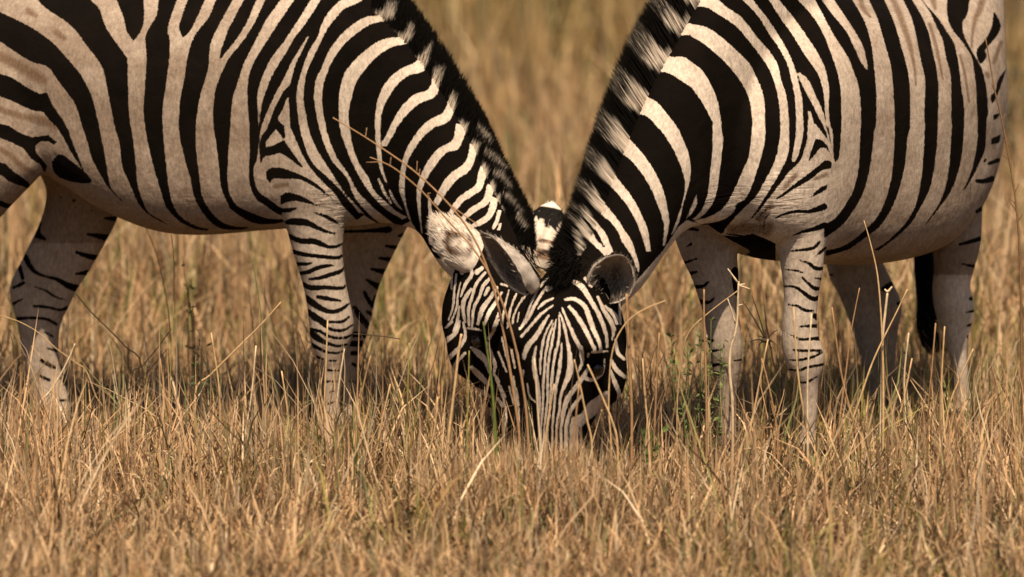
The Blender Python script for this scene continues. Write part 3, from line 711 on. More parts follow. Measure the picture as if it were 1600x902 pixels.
def make_mane(root, pat, Q, i0, i1, th0, th1, n, length, dir_px, tip=0.62, clump=0.025):
    """hair standing along the crest of the neck loft Q, coloured by the stripe at its root"""
    s = RNG.uniform(i0, i1, n) * (len(Q) - 1)
    k = np.minimum(s.astype(int), len(Q) - 2); f = (s - k)[:, None]
    q = Q[k] * (1 - f) + Q[k + 1] * f
    th = RNG.uniform(R(th0), R(th1), n)
    u, v = q[:, 3:6], q[:, 6:9]
    sg = np.where(v[:, 1] > 0, -1.0, 1.0)[:, None]       # towards the camera
    P = q[:, :3] + u * np.cos(th)[:, None] * 0.965 + sg * v * np.sin(th)[:, None] * 0.965
    out = u / np.linalg.norm(u, axis=1, keepdims=True)
    nrm = out * np.cos(th)[:, None] + sg * v / np.linalg.norm(v, axis=1, keepdims=True) * np.sin(th)[:, None]
    want = rt * dir_px[0] - up * dir_px[1]
    lat = (th - (R(th0) + R(th1)) / 2)
    D = out * 0.35 + nrm * 0.25 + want * 0.9 + np.array([0, -1.0, 0]) * (lat * 0.25)[:, None] + RNG.normal(0, 0.02, (n, 3))
    ph = np.sin(s * 9.1) * np.sin(s * 23.7 + 1.3)
    D += (np.stack([ph, ph * .4, -ph * .5], -1)) * clump
    L = length(s / (len(Q) - 1)) * RNG.uniform(0.82, 1.08, n)
    W0 = RNG.uniform(0.0016, 0.0032, n)
    qq, _ = PX(P - out * 0.012)
    st = pat.evaluate(qq)
    wt = np.clip(0.5 - (st + RNG.normal(0, 0.9, n)) / 3.0, 0, 1)[:, None]
    tip_t = tip + RNG.normal(0, 0.10, n)
    tints = np.zeros((n, 5, 3))
    Du = D / np.linalg.norm(D, axis=1, keepdims=True)
    for j in range(5):
        t = j / 4
        qv, _ = PX(P - out * (.012 * (1 - t)) + Du * (L * t * .97)[:, None])
        wt = np.clip(0.5 - (pat.evaluate(qv) + RNG.normal(0, 0.5, n)) / 2.0, 0, 1)[:, None]
        lt = WHITE_HAIR * (1 - 0.3 * t) + GREY_HAIR * 0.3 * t
        lt = lt * RNG.uniform(0.75, 1.1, (n, 1))
        k2 = (1 / (1 + np.exp(-(tip_t - t) * 22)))[:, None] * wt
        tints[:, j] = BLACK_HAIR + (lt - BLACK_HAIR) * k2
    return ribbons('mane', P, D, L, W0, tints, M_HAIR, root, RNG.normal(0, 0.0035, (n, 3)), segs=4)

def make_ear(root, base, tipp, opening, length_scale, width, scheme, hair_n=260):
    """cupped ear from base to tip, opening towards a direction"""
    a = tipp - base; L = np.linalg.norm(a); a = a / L
    o = np.asarray(opening, float); o = o - a * (o @ a); o /= np.linalg.norm(o)
    b = np.cross(a, o)
    nt, nf = 36, 31
    T = np.linspace(0, 1, nt)
    wid = np.interp(T, [0, .15, .35, .6, .8, .93, 1.0], [.5, .80, 1.0, .95, .70, .38, .05]) * width
    ang = np.interp(T, [0, .3, .7, 1], [150, 112, 88, 60])
    def surf(off):
        P = np.zeros((nt, nf, 3))
        for i, t in enumerate(T):
            ph = np.linspace(-1, 1, nf) * R(ang[i])
            r = max(wid[i] - off, 0.001)
            dep = 0.75
            P[i] = base + a * (L * t - (off * 0.8 if i == nt - 1 else 0)) + (b[None] * np.sin(ph)[:, None] - o[None] * (np.cos(ph) * dep)[:, None] + o[None] * 0.25) * r
            P[i] += -o * 0.018 * math.sin(t * math.pi * .5) * 0 + o * 0.02 * t * t
        return P
    outer, inner = surf(0.0), surf(0.007)
    V = np.concatenate([outer.reshape(-1, 3), inner.reshape(-1, 3)])
    F = []; N = nt * nf
    for i in range(nt - 1):
        for j in range(nf - 1):
            p = i * nf + j
            F.append((p, p + 1, p + nf + 1, p + nf)); F.append((N + p, N + p + nf, N + p + nf + 1, N + p + 1))
        for j in (0, nf - 1):
            p = i * nf + j
            F.append((p, p + nf, N + p + nf, N + p))
    for j in range(nf - 1):
        p = (nt - 1) * nf + j; F.append((p, p + 1, N + p + 1, N + p))
        F.append((j, N + j, N + j + 1, j + 1))
    C = np.ones((2 * N, 4)); tt = np.repeat(T, nf); jj = np.tile(np.linspace(-1, 1, nf), nt)
    C[:N, :3] = [scheme['outer'](t, j) for t, j in zip(tt, jj)]
    C[N:, :3] = [scheme['inner'](t, j) for t, j in zip(tt, jj)]
    ear = mesh_obj('ear', V, F, M_EAR, root, True, {'tint': C})
    # hair inside and along the rim
    ri = RNG.integers(1, nt - 2, hair_n); rj = np.where(RNG.random(hair_n) < .3, RNG.choice([1, 2, nf - 3, nf - 2], hair_n), RNG.integers(0, nf, hair_n))
    ri = np.minimum(ri, (RNG.random(hair_n) ** 1.7 * (nt - 2)).astype(int) + 1)
    roots = inner[ri, rj]
    ctr = base + a[None] * (L * T[ri])[:, None]
    D = (ctr - roots) * 5 + a * 1.1 + o * 0.25 + RNG.normal(0, .22, (hair_n, 3))
    ln = RNG.uniform(.018, .042, hair_n) * (1 - 0.5 * T[ri])
    tn = np.array([scheme['hair'](t) for t in T[ri]])[:, None, :] * RNG.uniform(.6, 1.15, (hair_n, 1, 1)) * np.ones((1, 4, 1))
    ribbons('ear_hair', roots, D, ln, np.full(hair_n, .0026), tn, M_HAIR, ear, RNG.normal(0, .006, (hair_n, 3)))
    # soft fringe on the back, at the base
    m = int(hair_n * scheme.get('coat', .5))
    ri = RNG.integers(0, nt - 1, m); rj = RNG.integers(0, nf, m)
    roots = outer[ri, rj]; nr = roots - (base + a[None] * (L * T[ri])[:, None])
    nr /= np.linalg.norm(nr, axis=1, keepdims=True) + 1e-9
    D = nr * .12 + a * 1.0 + RNG.normal(0, .12, (m, 3))
    tn = C[:N, :3].reshape(nt, nf, 3)[ri, rj][:, None, :] * RNG.uniform(.8, 1.15, (m, 1, 1)) * np.ones((1, 4, 1))
    ribbons('ear_hair', roots, D, RNG.uniform(.010, .020, m) * scheme.get('coat_len', .8), np.full(m, .0016), tn, M_HAIR, ear)
    return ear

def make_eye(root, co, q, hid, gid, px, py, look, r=0.021, sink=0.011):
    idx = np.nonzero(gid == hid)[0]
    d = np.hypot(q[idx, 0] - px, q[idx, 1] - py)
    c = idx[d < 6]
    c = c[co[c, 1] < co[c, 1].min() + 0.05]
    p = co[c].mean(0)
    look = np.asarray(look, float); look /= np.linalg.norm(look)
    L = ball(p - look * sink, r)
    eye = mesh_obj('eye', L[0], L[1], M_EYE, root)
    # lids: two short arcs of dark skin and lashes above
    n = 70
    x = np.linspace(-1, 1, n)
    side = np.cross(look, [0, 0, 1.0]); side /= np.linalg.norm(side)
    uz = np.cross(side, look)
    roots = (p - look * sink)[None] + side[None] * (x * r * 1.0)[:, None] + uz[None] * (np.sqrt(1 - (x * .9) ** 2) * r * .72)[:, None] + look[None] * (r * .62)
    D = look[None] * 1.0 + side[None] * (x * .5)[:, None] - uz * 0.35 + RNG.normal(0, .1, (n, 3))
    ribbons('eyelash', roots, D, RNG.uniform(.012, .02, n), np.full(n, .0018), np.tile(BLACK_HAIR, (n, 4, 1)), M_HAIR, eye)
    return eye

def make_hoof(root, c, fwd, r=0.047, h=0.065):
    f = np.array([fwd[0], fwd[1], 0.0]); f /= np.linalg.norm(f)
    s = np.array([-f[1], f[0], 0])
    c = np.array([c[0], c[1], float(height(c[0], c[1]))])
    rings = [ring3(c + f * .012 + [0, 0, z], f * (r * k), s * (r * k * .88)) for z, k in ((-.004, 1.08), (.004, 1.12), (.03, 1.0), (h, .86), (h + .004, .80))]
    L = loft(rings, spans=2)
    return mesh_obj('hoof', L[0], L[1], M_HOOF, root)

def leg_to_ground(pts, Y, dep):
    """pts: (ax, ay, bx, by) outline pairs; the lowest are extended to the ground by the caller"""
    return [ring((a, b), (c, d), Y, t) for (a, b, c, d), t in zip(pts, dep)]

def gy(px, Y):
    """pixel row of the ground at depth Y below column px"""
    q, _ = PX(np.array([W(px, 451, Y)[0], Y, 0.0])[None]); return q[0, 1]

# ------------------------------------------------------------------ zebra standing side-on, facing right
def build_left():
    root = empty('zebra', (W(300, 400, .15)[0], .15, 0))
    a15 = R(15)
    vx, vy = math.sin(a15), math.cos(a15)
    parts = []
    bar = []
    for x, t, b, hw in ((-232, 90, 170, .06), (-222, 50, 215, .14), (-195, 10, 255, .21), (-140, -35, 285, .275), (-50, -52, 285, .30), (40, -55, 245, .30), (120, -47, 279, .32), (190, -44, 322, .34), (270, -42, 354, .355), (340, -42, 361, .35),
                        (440, -46, 354, .315), (520, -52, 350, .27), (585, -25, 348, .225), (635, 40, 335, .16), (662, 130, 300, .08)):
        Y = .05 + (520 - x) / 540 * .268
        bar.append(ring((x, t), (x, b), Y, hw * vy, hw * vx))
    parts.append(('main', loft(bar, 2.15, low=3.8)))
    neck = [ring((450, -30), (450, 320), .07, .10), ring((535, -60), (520, 335), .04, .165), ring((612, -8), (575, 345), .0, .175), ring((675, 75), (622, 352), -.05, .165), ring((738, 180), (652, 362), -.12, .140), ring((771, 250), (672, 393), -.19, .125),
            ring((797, 305), (692, 422), -.26, .115), ring((820, 355), (716, 442), -.32, .108), ring((826, 402), (745, 455), -.36, .095)]
    nk = loft(neck)
    parts.append(('main', nk))
    # shoulder and near foreleg
    g = gy(515, -.13)
    nf = [((395, 90), (560, 120), -.10, .07), ((405, 190), (575, 215), -.115, .10), ((420, 262), (556, 285), -.125, .098), ((437, 315), (541, 335), -.13, .082), ((448, 360), (538, 369), -.13, .072), ((457, 395), (536, 395), -.13, .066), ((471, 440), (541, 440), -.13, .058),
          ((478, 473), (548, 473), -.13, .056), ((482, 505), (554, 505), -.13, .058), ((484, 530), (551, 530), -.13, .055), ((492, 556), (541, 556), -.13, .046), ((503, 578), (537, 578), -.13, .036), ((505, 605), (534, 605), -.13, .032), ((504, 635), (532, 635), -.13, .033),
          ((500, 655), (534, 655), -.135, .037), ((503, g - 28), (537, g - 28), -.15, .036), ((500, g - 6), (542, g - 6), -.16, .042)]
    parts.append(('main', loft([ring(*r) for r in nf])))
    Y = .21; g2 = gy(556, Y)
    ff = [((520, 240), (650, 250), Y - .02, .07), ((530, 320), (646, 330), Y, .08), ((533, 375), (627, 375), Y, .07), ((535, 415), (607, 415), Y, .06), ((537, 451), (592, 451), Y, .054), ((538, 484), (584, 484), Y, .05), ((536, 517), (576, 517), Y, .05), ((537, 540), (568, 540), Y, .044),
          ((538, 560), (560, 560), Y, .034), ((538, 590), (558, 590), Y, .03), ((536, 620), (557, 620), Y, .031), ((533, g2 - 28), (560, g2 - 28), Y - .02, .034), ((532, g2 - 6), (568, g2 - 6), Y - .03, .04)]
    parts.append(('far_fore', loft([ring(*r) for r in ff])))
    Y = .30; g3 = gy(90, Y)
    fh = [((-40, 120), (190, 140), Y - .04, .10), ((30, 220), (215, 240), Y - .02, .115), ((68, 285), (205, 300), Y, .10), ((71, 313), (193, 320), Y, .092), ((62, 347), (180, 352), Y, .082), ((44, 384), (162, 386), Y, .07), ((27, 418), (142, 422), Y, .06), ((14, 445), (122, 452), Y, .052), ((17, 472), (110, 478), Y, .047),
          ((25, 505), (96, 508), Y, .042), ((33, 544), (93, 544), Y, .036), ((40, 582), (98, 582), Y, .034), ((46, 612), (106, 612), Y, .036), ((58, 636), (112, 636), Y - .01, .038), ((72, g3 - 26), (112, g3 - 26), Y - .02, .036), ((74, g3 - 6), (118, g3 - 6), Y - .03, .042)]
    parts.append(('far_hind', loft([ring(*r) for r in fh])))
    Y = .02; g4 = gy(-95, Y)
    nh = [((-215, 40), (40, 30), .10, .12), ((-215, 130), (70, 120), .06, .13), ((-200, 215), (84, 205), .04, .125), ((-180, 275), (72, 262), Y, .11), ((-160, 335), (20, 320), Y, .09), ((-150, 385), (-30, 375), Y, .068), ((-150, 430), (-62, 425), Y, .054), ((-140, 470), (-72, 470), Y, .046), ((-128, 520), (-75, 520), Y, .038), ((-122, 580), (-76, 580), Y, .034),
          ((-120, 630), (-72, 630), Y, .037), ((-112, g4 - 26), (-72, g4 - 26), Y - .02, .036), ((-110, g4 - 6), (-62, g4 - 6), Y - .03, .042)]
    parts.append(('main', loft([ring(*r) for r in nh])))
    poll = W(784, 398, -.44)
    yaw, tilt, roll, sc = R(40), R(6), R(-3), 1.14
    for L in head_lofts(poll, yaw, tilt, roll, sc): parts.append(('head', L))
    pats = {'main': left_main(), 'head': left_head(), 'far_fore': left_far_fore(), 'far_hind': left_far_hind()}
    def grime_shade(q, co, gid, names):
        g = np.interp(q[:, 0], [-200, 60, 380, 520, 640], [1.0, .98, .88, .48, .05])
        g += np.interp(q[:, 1], [0, 150, 330], [-.12, .0, .08]) * (q[:, 0] < 470)
        leg = q[:, 1] > 380
        g = np.where(leg, np.interp(q[:, 1], [380, 600], [.40, .55]), g)
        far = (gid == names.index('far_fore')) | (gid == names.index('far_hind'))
        g = np.where(far, np.maximum(g, .66), g)  # far legs: dull inner coat, darkened further to paint in their shade
        return np.where(gid == names.index('head'), np.interp(q[:, 1], [560, 690], [.12, .7]), g)
    co, q, gid, names, body = finish_body('body', parts, pats, root, [(545, 330, 40, .9), (520, 310, 45, .6), (600, 330, 60, .7), (300, 330, 60, .25)], grime_shade)
    hid = names.index('head')
    make_eye(root, co, q, hid, gid, 746, 533, (-.35, -.9, .1))
    d, n, w = head_frame(yaw, tilt, roll)
    far_eye = poll + sc * (d * .165 + n * .05 + w * .107 * (1 if (w @ np.array([1, .8, 0])) > 0 else -1))
    L = ball(far_eye, .021); mesh_obj('eye', L[0], L[1], M_EYE, root)
    make_mane(root, pats['main'], nk[3], .20, .99, 2, 42, 15000, lambda s: .062 - .014 * s, (.30, -.75), tip=.86)
    # forelock
    nfl = 900
    pos = poll + sc * (d[None] * RNG.uniform(-.02, .04, nfl)[:, None] + n[None] * RNG.uniform(.02, .06, nfl)[:, None] + w[None] * RNG.normal(0, .02, nfl)[:, None])
    D = n * .6 + d * .8 + RNG.normal(0, .22, (nfl, 3))
    tn = np.where(RNG.random((nfl, 1, 1)) < .22, GREY_HAIR * .8, BLACK_HAIR) * np.ones((1, 5, 1))
    ribbons('forelock', pos, D, RNG.uniform(.05, .10, nfl), RNG.uniform(.002, .004, nfl), tn, M_HAIR, root, -n * .02 + RNG.normal(0, .008, (nfl, 3)), segs=4)
    NEAR = 1.0
    def near_outer(t, j):
        c = np.array([.70, .60, .49]); br = np.array([.07, .035, .018])
        r = math.hypot((t - .45) / .26, (j - .15) / .42) + .12 * math.sin(9 * j + 14 * t)
        k = (max(0, 1 - abs(r - .62) / .34) * .9 + max(0, 1 - r / .5) * .55) * (.35 + .65 * abs(math.sin(3.1 * j + 5.3 * t + 1.0)))
        c = c + (np.array([.30, .25, .20]) - c) * min(1, max(0, (j * NEAR - .25) * 1.3)) * .8
        return c + (br - c) * min(1, k * 1.5)
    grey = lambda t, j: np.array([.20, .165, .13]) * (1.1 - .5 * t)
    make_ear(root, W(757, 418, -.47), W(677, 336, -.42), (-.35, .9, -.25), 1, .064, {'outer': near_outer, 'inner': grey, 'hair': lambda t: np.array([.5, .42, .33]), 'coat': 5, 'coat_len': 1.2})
    def far_outer(t, j):
        if t > .90: return np.array([.75, .66, .55])
        if t > .64 + .07 * math.sin(7 * j) + .03 * math.sin(23 * j): return np.array([.008, .007, .006])
        if .28 < t < .36 or .44 < t < .48: return np.array([.012, .01, .008]) if j > .15 else np.array([.66, .56, .45])
        if .12 < t < .42 and -.75 < j < .05: return np.array([.30, .19, .12]) if math.sin(31 * t + 17 * j) > -.2 else np.array([.06, .04, .03])
        return np.array([.70, .60, .49])
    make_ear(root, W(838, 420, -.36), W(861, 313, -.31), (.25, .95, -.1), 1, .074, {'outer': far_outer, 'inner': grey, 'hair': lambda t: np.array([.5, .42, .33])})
    fwd = (math.cos(a15), -math.sin(a15))
    for px, Y in ((521, -.16), (550, .18), (96, .27), (-86, -.01)):
        p = W(px, 600, Y); make_hoof(root, (p[0], Y), fwd)
    # tail hanging behind the rump, outside the picture
    tl = [ring((-240, 75), (-215, 75), .42, .022), ring((-262, 180), (-240, 180), .43, .02), ring((-268, 300), (-246, 300), .43, .02), ring((-276, 390), (-244, 390), .43, .028), ring((-280, 480), (-240, 480), .43, .034), ring((-268, 560), (-248, 560), .43, .016)]
    L = loft(tl); mesh_obj('tail', L[0], L[1], M_HAIR, root, True, {'tint': np.tile([.02, .017, .014, 1], (len(L[0]), 1))})
    tag(root, 'striped zebra standing side-on with its barrel broadside, muzzle behind the other head', 'zebra', 'grazing zebras')
    return root

# ------------------------------------------------------------------ zebra turned towards the camera, facing left
def build_right():
    CX, CY = .70, -.45
    root = empty('zebra', (CX + .25, CY + .4, 0))
    f60 = R(60)
    ax = np.array([math.cos(f60), math.sin(f60), 0]); lt = np.array([math.sin(f60), -math.cos(f60), 0])
    parts = []
    bar = []
    for s, zb, zt, hw in ((-.22, .86, 1.00, .05), (-.18, .765, 1.07, .12), (-.10, .665, 1.17, .19), (.05, .605, 1.29, .245), (.2, .57, 1.33, .285), (.35, .55, 1.32, .33), (.5, .545, 1.31, .36), (.65, .555, 1.31, .365), (.8, .60, 1.32, .345), (.95, .68, 1.33, .305), (1.08, .78, 1.30, .25), (1.18, .88, 1.22, .17), (1.25, .95, 1.10, .07)):
        c = np.array([CX, CY, 0]) + ax * s
        bar.append(ring3([c[0], c[1], (zb + zt) / 2], [0, 0, (zt - zb) / 2], lt * hw))
    parts.append(('main', loft(bar, 2.15, low=3.8)))
    neck = [ring((1290, -110), (1270, 300), -.30, .05), ring((1215, -120), (1215, 340), -.40, .10), ring((1150, -95), (1178, 350), -.48, .145), ring((1095, -25), (1148, 352), -.55, .160), ring((1050, 55), (1118, 352), -.615, .158), ring((1015, 122), (1086, 354), -.67, .150), ring((984, 192), (1062, 368), -.72, .138), ring((960, 255), (1040, 396), -.76, .128),
            ring((940, 312), (1021, 424), -.80, .118), ring((915, 372), (1002, 450), -.84, .108), ring((884, 425), (968, 482), -.88, .095)]
    nk = loft(neck)
    parts.append(('main', nk))
    Y = -.52; g = gy(1262, Y)
    nf = [((1165, 120), (1290, 120), -.46, .07), ((1170, 210), (1302, 215), -.50, .09), ((1190, 275), (1301, 268), -.52, .092), ((1204, 325), (1288, 320), Y, .078), ((1210, 360), (1286, 352), Y, .07), ((1216, 395), (1288, 385), Y, .066), ((1221, 430), (1287, 420), Y, .062), ((1224, 460), (1280, 460), Y, .056), ((1222, 505), (1277, 505), Y, .053), ((1220, 530), (1281, 530), Y, .055),
          ((1222, 552), (1289, 552), Y, .056), ((1230, 577), (1287, 577), Y, .052), ((1243, 600), (1280, 598), Y, .042), ((1249, 625), (1279, 625), Y, .033), ((1252, 655), (1277, 655), Y, .03), ((1250, 680), (1275, 680), Y, .032), ((1245, 700), (1279, 700), Y - .01, .036), ((1248, g - 26), (1281, g - 26), Y - .02, .036), ((1243, g - 6), (1285, g - 6), Y - .03, .042)]
    parts.append(('main', loft([ring(*r) for r in nf])))
    Y = -.42; g2 = gy(1135, Y)
    ff = [((1030, 250), (1150, 260), -.44, .07), ((1040, 330), (1152, 335), -.42, .08), ((1051, 366), (1149, 370), Y, .075), ((1066, 406), (1153, 406), Y, .066), ((1080, 435), (1155, 435), Y, .06), ((1089, 462), (1154, 462), Y, .055), ((1098, 491), (1155, 491), Y, .052), ((1104, 528), (1160, 528), Y, .053), ((1108, 550), (1161, 555), Y, .052), ((1113, 582), (1157, 584), Y, .044),
          ((1118, 605), (1153, 607), Y, .034), ((1121, 635), (1152, 635), Y, .03), ((1120, 660), (1152, 660), Y, .033), ((1122, g2 - 26), (1154, g2 - 26), Y - .02, .035), ((1117, g2 - 6), (1158, g2 - 6), Y - .03, .042)]
    parts.append(('far_fore', loft([ring(*r) for r in ff])))
    Y = .26; g3 = gy(1503, Y)
    nh = [((1400, -20), (1568, -20), .36, .16), ((1415, 70), (1572, 80), .30, .17), ((1430, 160), (1569, 165), Y, .15), ((1440, 240), (1558, 240), Y, .125), ((1447, 300), (1538, 302), Y, .10), ((1452, 345), (1535, 345), Y, .088), ((1456, 385), (1533, 380), Y, .078), ((1459, 420), (1523, 420), Y, .066), ((1456, 448), (1516, 446), Y, .062), ((1458, 475), (1522, 472), Y, .060), ((1463, 497), (1523, 492), Y, .052), ((1474, 528), (1514, 528), Y, .042),
          ((1483, 560), (1512, 560), Y, .034), ((1489, 595), (1516, 595), Y, .032), ((1492, 620), (1520, 620), Y, .033), ((1490, g3 - 26), (1521, g3 - 26), Y - .02, .035), ((1487, g3 - 6), (1526, g3 - 6), Y - .03, .042)]
    parts.append(('main', loft([ring(*r) for r in nh])))
    Y = .42; g4 = gy(1372, Y)
    fh = [((1290, 250), (1400, 250), Y, .12), ((1285, 340), (1385, 340), Y, .11), ((1289, 405), (1378, 400), Y, .09), ((1296, 436), (1391, 432), Y, .076), ((1310, 462), (1405, 460), Y, .066), ((1320, 487), (1411, 484), Y, .06), ((1331, 516), (1405, 512), Y, .052), ((1339, 545), (1402, 540), Y, .046), ((1347, 575), (1398, 572), Y, .038), ((1352, 605), (1393, 605), Y, .034),
          ((1352, 630), (1392, 630), Y - .01, .035), ((1352, g4 - 26), (1388, g4 - 26), Y - .02, .035), ((1348, g4 - 6), (1392, g4 - 6), Y - .03, .042)]
    parts.append(('far_hind', loft([ring(*r) for r in fh])))
    poll = W(891, 432, -.98)
    yaw, tilt, roll, sc = R(-26), R(8), R(2), 1.17
    for L in head_lofts(poll, yaw, tilt, roll, sc): parts.append(('head', L))
    pats = {'main': right_main(), 'head': right_head(), 'far_fore': right_far_fore(), 'far_hind': right_far_hind()}
    def grime_shade(q, co, gid, names):
        g = np.interp(q[:, 0], [1000, 1150, 1280, 1330, 1560], [.0, .12, .28, .72, .78])
        g += np.interp(q[:, 1], [0, 200, 400], [-.05, .0, .22]) * (q[:, 0] > 1292)
        leg = q[:, 1] > 430
        g = np.where(leg, np.interp(q[:, 1], [430, 600], [.2, .42]), g)
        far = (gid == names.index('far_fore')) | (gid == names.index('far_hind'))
        g = np.where(far, .68, g)  # far legs: dirt plus their shade put into the coat tone
        return np.where(gid == names.index('head'), np.interp(q[:, 1], [600, 715], [.08, .8]), g)
    co, q, gid, names, body = finish_body('body', parts, pats, root, [(1180, 345, 60, 1.), (1225, 300, 60, .7), (1130, 330, 60, .7), (1235, 350, 45, .5)], grime_shade)
    hid = names.index('head')
    make_eye(root, co, q, hid, gid, 934, 576, (.45, -.9, .1), r=.023)
    d, n, w = head_frame(yaw, tilt, roll)
    far_eye = poll + sc * (d * .165 + n * .05 + w * .107 * (1 if w[0] < 0 else -1))
    L = ball(far_eye, .021); mesh_obj('eye', L[0], L[1], M_EYE, root)
    make_mane(root, pats['main'], nk[3], .22, .995, -16, 26, 20000, lambda s: .142 - .068 * s ** 2, (-.62, -.62), tip=.68)
    nfl = 1800
    k = RNG.random(nfl)
    pos = poll + sc * (d[None] * (-.05 + .065 * k)[:, None] + n[None] * (.0 + .05 * k)[:, None] + w[None] * RNG.normal(0, .015, nfl)[:, None])
    D = n * .75 - d * .35 + rt * -.15 + RNG.normal(0, .2, (nfl, 3))
    ribbons('forelock', pos, D, RNG.uniform(.02, .055, nfl), RNG.uniform(.0018, .0032, nfl), np.tile(BLACK_HAIR, (nfl, 5, 1)), M_HAIR, root, d * .03 + RNG.normal(0, .006, (nfl, 3)), segs=4)
    back = lambda t, j: np.array([.40, .345, .285]) if t < .8 else np.array([.2, .17, .14])
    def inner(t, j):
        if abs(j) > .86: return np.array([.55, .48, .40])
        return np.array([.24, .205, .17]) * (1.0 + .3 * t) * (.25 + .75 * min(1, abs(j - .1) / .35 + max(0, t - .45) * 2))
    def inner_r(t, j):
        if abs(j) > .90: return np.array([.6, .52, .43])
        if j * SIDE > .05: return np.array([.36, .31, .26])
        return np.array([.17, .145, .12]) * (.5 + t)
    SIDE = 1.0
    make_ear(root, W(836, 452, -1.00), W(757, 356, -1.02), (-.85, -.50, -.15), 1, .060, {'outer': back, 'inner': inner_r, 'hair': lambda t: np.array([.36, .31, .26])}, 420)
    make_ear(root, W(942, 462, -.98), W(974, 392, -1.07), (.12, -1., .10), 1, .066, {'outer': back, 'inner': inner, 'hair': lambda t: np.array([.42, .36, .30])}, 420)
    for px, Y in ((1264, -.55), (1138, -.45), (1506, .23), (1370, .39)):
        p = W(px, 600, Y); make_hoof(root, (p[0], Y), (-math.cos(f60), -math.sin(f60)))
    # tail: dark brush hanging between the hind legs
    YT = .70
    tl = [ring((1440, 60), (1470, 60), .66, .03), ring((1436, 200), (1462, 200), YT, .024), ring((1432, 300), (1458, 300), YT, .026), ring((1429, 366), (1456, 355), YT, .032), ring((1430, 422), (1462, 420), YT, .034), ring((1432, 470), (1458, 470), YT, .032), ring((1432, 510), (1458, 500), YT, .028), ring((1441, 538), (1465, 525), YT, .02), ring((1456, 551), (1472, 543), YT, .01)]
    L = loft(tl)
    tail = mesh_obj('tail', L[0], L[1], M_HAIR, root, True, {'tint': np.tile([.006, .005, .004, 1], (len(L[0]), 1))})
    nh_ = 900
    i = RNG.integers(12, len(L[3]) - 1, nh_); th = RNG.uniform(0, 6.28, nh_); qq = L[3][i]
    P = qq[:, :3] + qq[:, 3:6] * np.cos(th)[:, None] + qq[:, 6:9] * np.sin(th)[:, None]
    D = np.array([.05, 0, -1.0]) + RNG.normal(0, .08, (nh_, 3))
    tn = np.where(RNG.random((nh_, 1, 1)) < .05, np.array([.22, .15, .10]), BLACK_HAIR) * np.ones((1, 5, 1))
    low = np.clip((P[:, 2] - .2) / .3, 0, 1)
    ribbons('tail_hair', P, D, RNG.uniform(.06, .13, nh_) * (.4 + .6 * low), np.full(nh_, .003), tn, M_HAIR, tail, np.stack([.05 * (1 - low), 0 * low, .02 * (1 - low)], -1), segs=4)
    tag(root, 'striped zebra turned chest-on with round belly, forehead and both ears facing forward', 'zebra', 'grazing zebras')
    return root

LEFT = build_left()
RIGHT = build_right()

# ------------------------------------------------------------------ grass
PAL = np.array([[.67, .475, .28], [.585, .395, .217], [.58, .355, .18], [.435, .283, .155], [.24, .147, .078], [.40, .315, .21], [.20, .21, .085], [.05, .036, .022], [.76, .60, .40]])
PW = np.array([.19, .20, .16, .13, .11, .07, .05, .05, .05])

def vnoise(x, y, f, seed):
    """smooth value noise in numpy"""
    r = np.random.default_rng(seed); g = r.random((64, 64))
    u, v = (x * f) % 63, (y * f) % 63
    i, j = u.astype(int), v.astype(int); a, b = u - i, v - j
    a, b = a * a * (3 - 2 * a), b * b * (3 - 2 * b)
    i1, j1 = (i + 1) % 64, (j + 1) % 64
    return (g[i, j] * (1 - a) + g[i1, j] * a) * (1 - b) + (g[i, j1] * (1 - a) + g[i1, j1] * a) * b

def keep_clear(x, y):
    k = np.ones(len(x), bool)
    for cx, cy, r in CLEAR:
        k &= np.hypot(x - cx, y - cy) > r
    return k

def muzzle_spots():
    out = []
    for poll, yaw, tilt, roll, sc in ((W(891, 432, -.98), R(-26), R(8), R(2), 1.17), (W(784, 398, -.44), R(40), R(6), R(-3), 1.14)):
        d, n, w = head_frame(yaw, tilt, roll); p = poll + d * .46 * sc
        out += [(p[0], p[1], .07)]
    return out
CLEAR = muzzle_spots()

def scatter(y0, y1, dens, margin=.75, tuft=0.6, tr=.05):
    ymid = (y0 + y1) / 2
    hw1 = 1.49 * (18 + y1) / 18 + margin
    n = int(dens * (y1 - y0) * 2 * hw1)
    y = RNG.uniform(y0, y1, n); hw = 1.49 * (18 + y) / 18 + margin
    x = RNG.uniform(-hw1, hw1, n)
    nt = max(8, n // 14)
    tx, ty = RNG.uniform(-hw1, hw1, nt), RNG.uniform(y0, y1, nt)
    s = RNG.random(n) < tuft
    k = RNG.integers(0, nt, n)
    x = np.where(s, tx[k] + RNG.normal(0, tr, n), x); y = np.where(s, ty[k] + RNG.normal(0, tr, n), y)
    m = (np.abs(x) < 1.49 * (18 + y) / 18 + margin) & keep_clear(x, y)
    return x[m], y[m], k[m]

TUFT = np.exp(np.random.default_rng(5).normal(0, .38, 400000))

def patch_tint(x, y):
    n = len(x)
    v = vnoise(x + 21, y * 1.5 + 31, 1.6, 12) * .6 + vnoise(x + 5, y * 1.5 + 11, 5.0, 13) * .4
    g = (RNG.random(n) < np.clip((v - .45) * 1.5, .03, .4))[:, None]
    d = np.clip((vnoise(x + 3, y * 1.6 + 17, 3.1, 14) - .55) * 2.6, 0, 1)[:, None]
    return np.where(g, np.array([.52, .66, .40]), 1.0) - d * .2

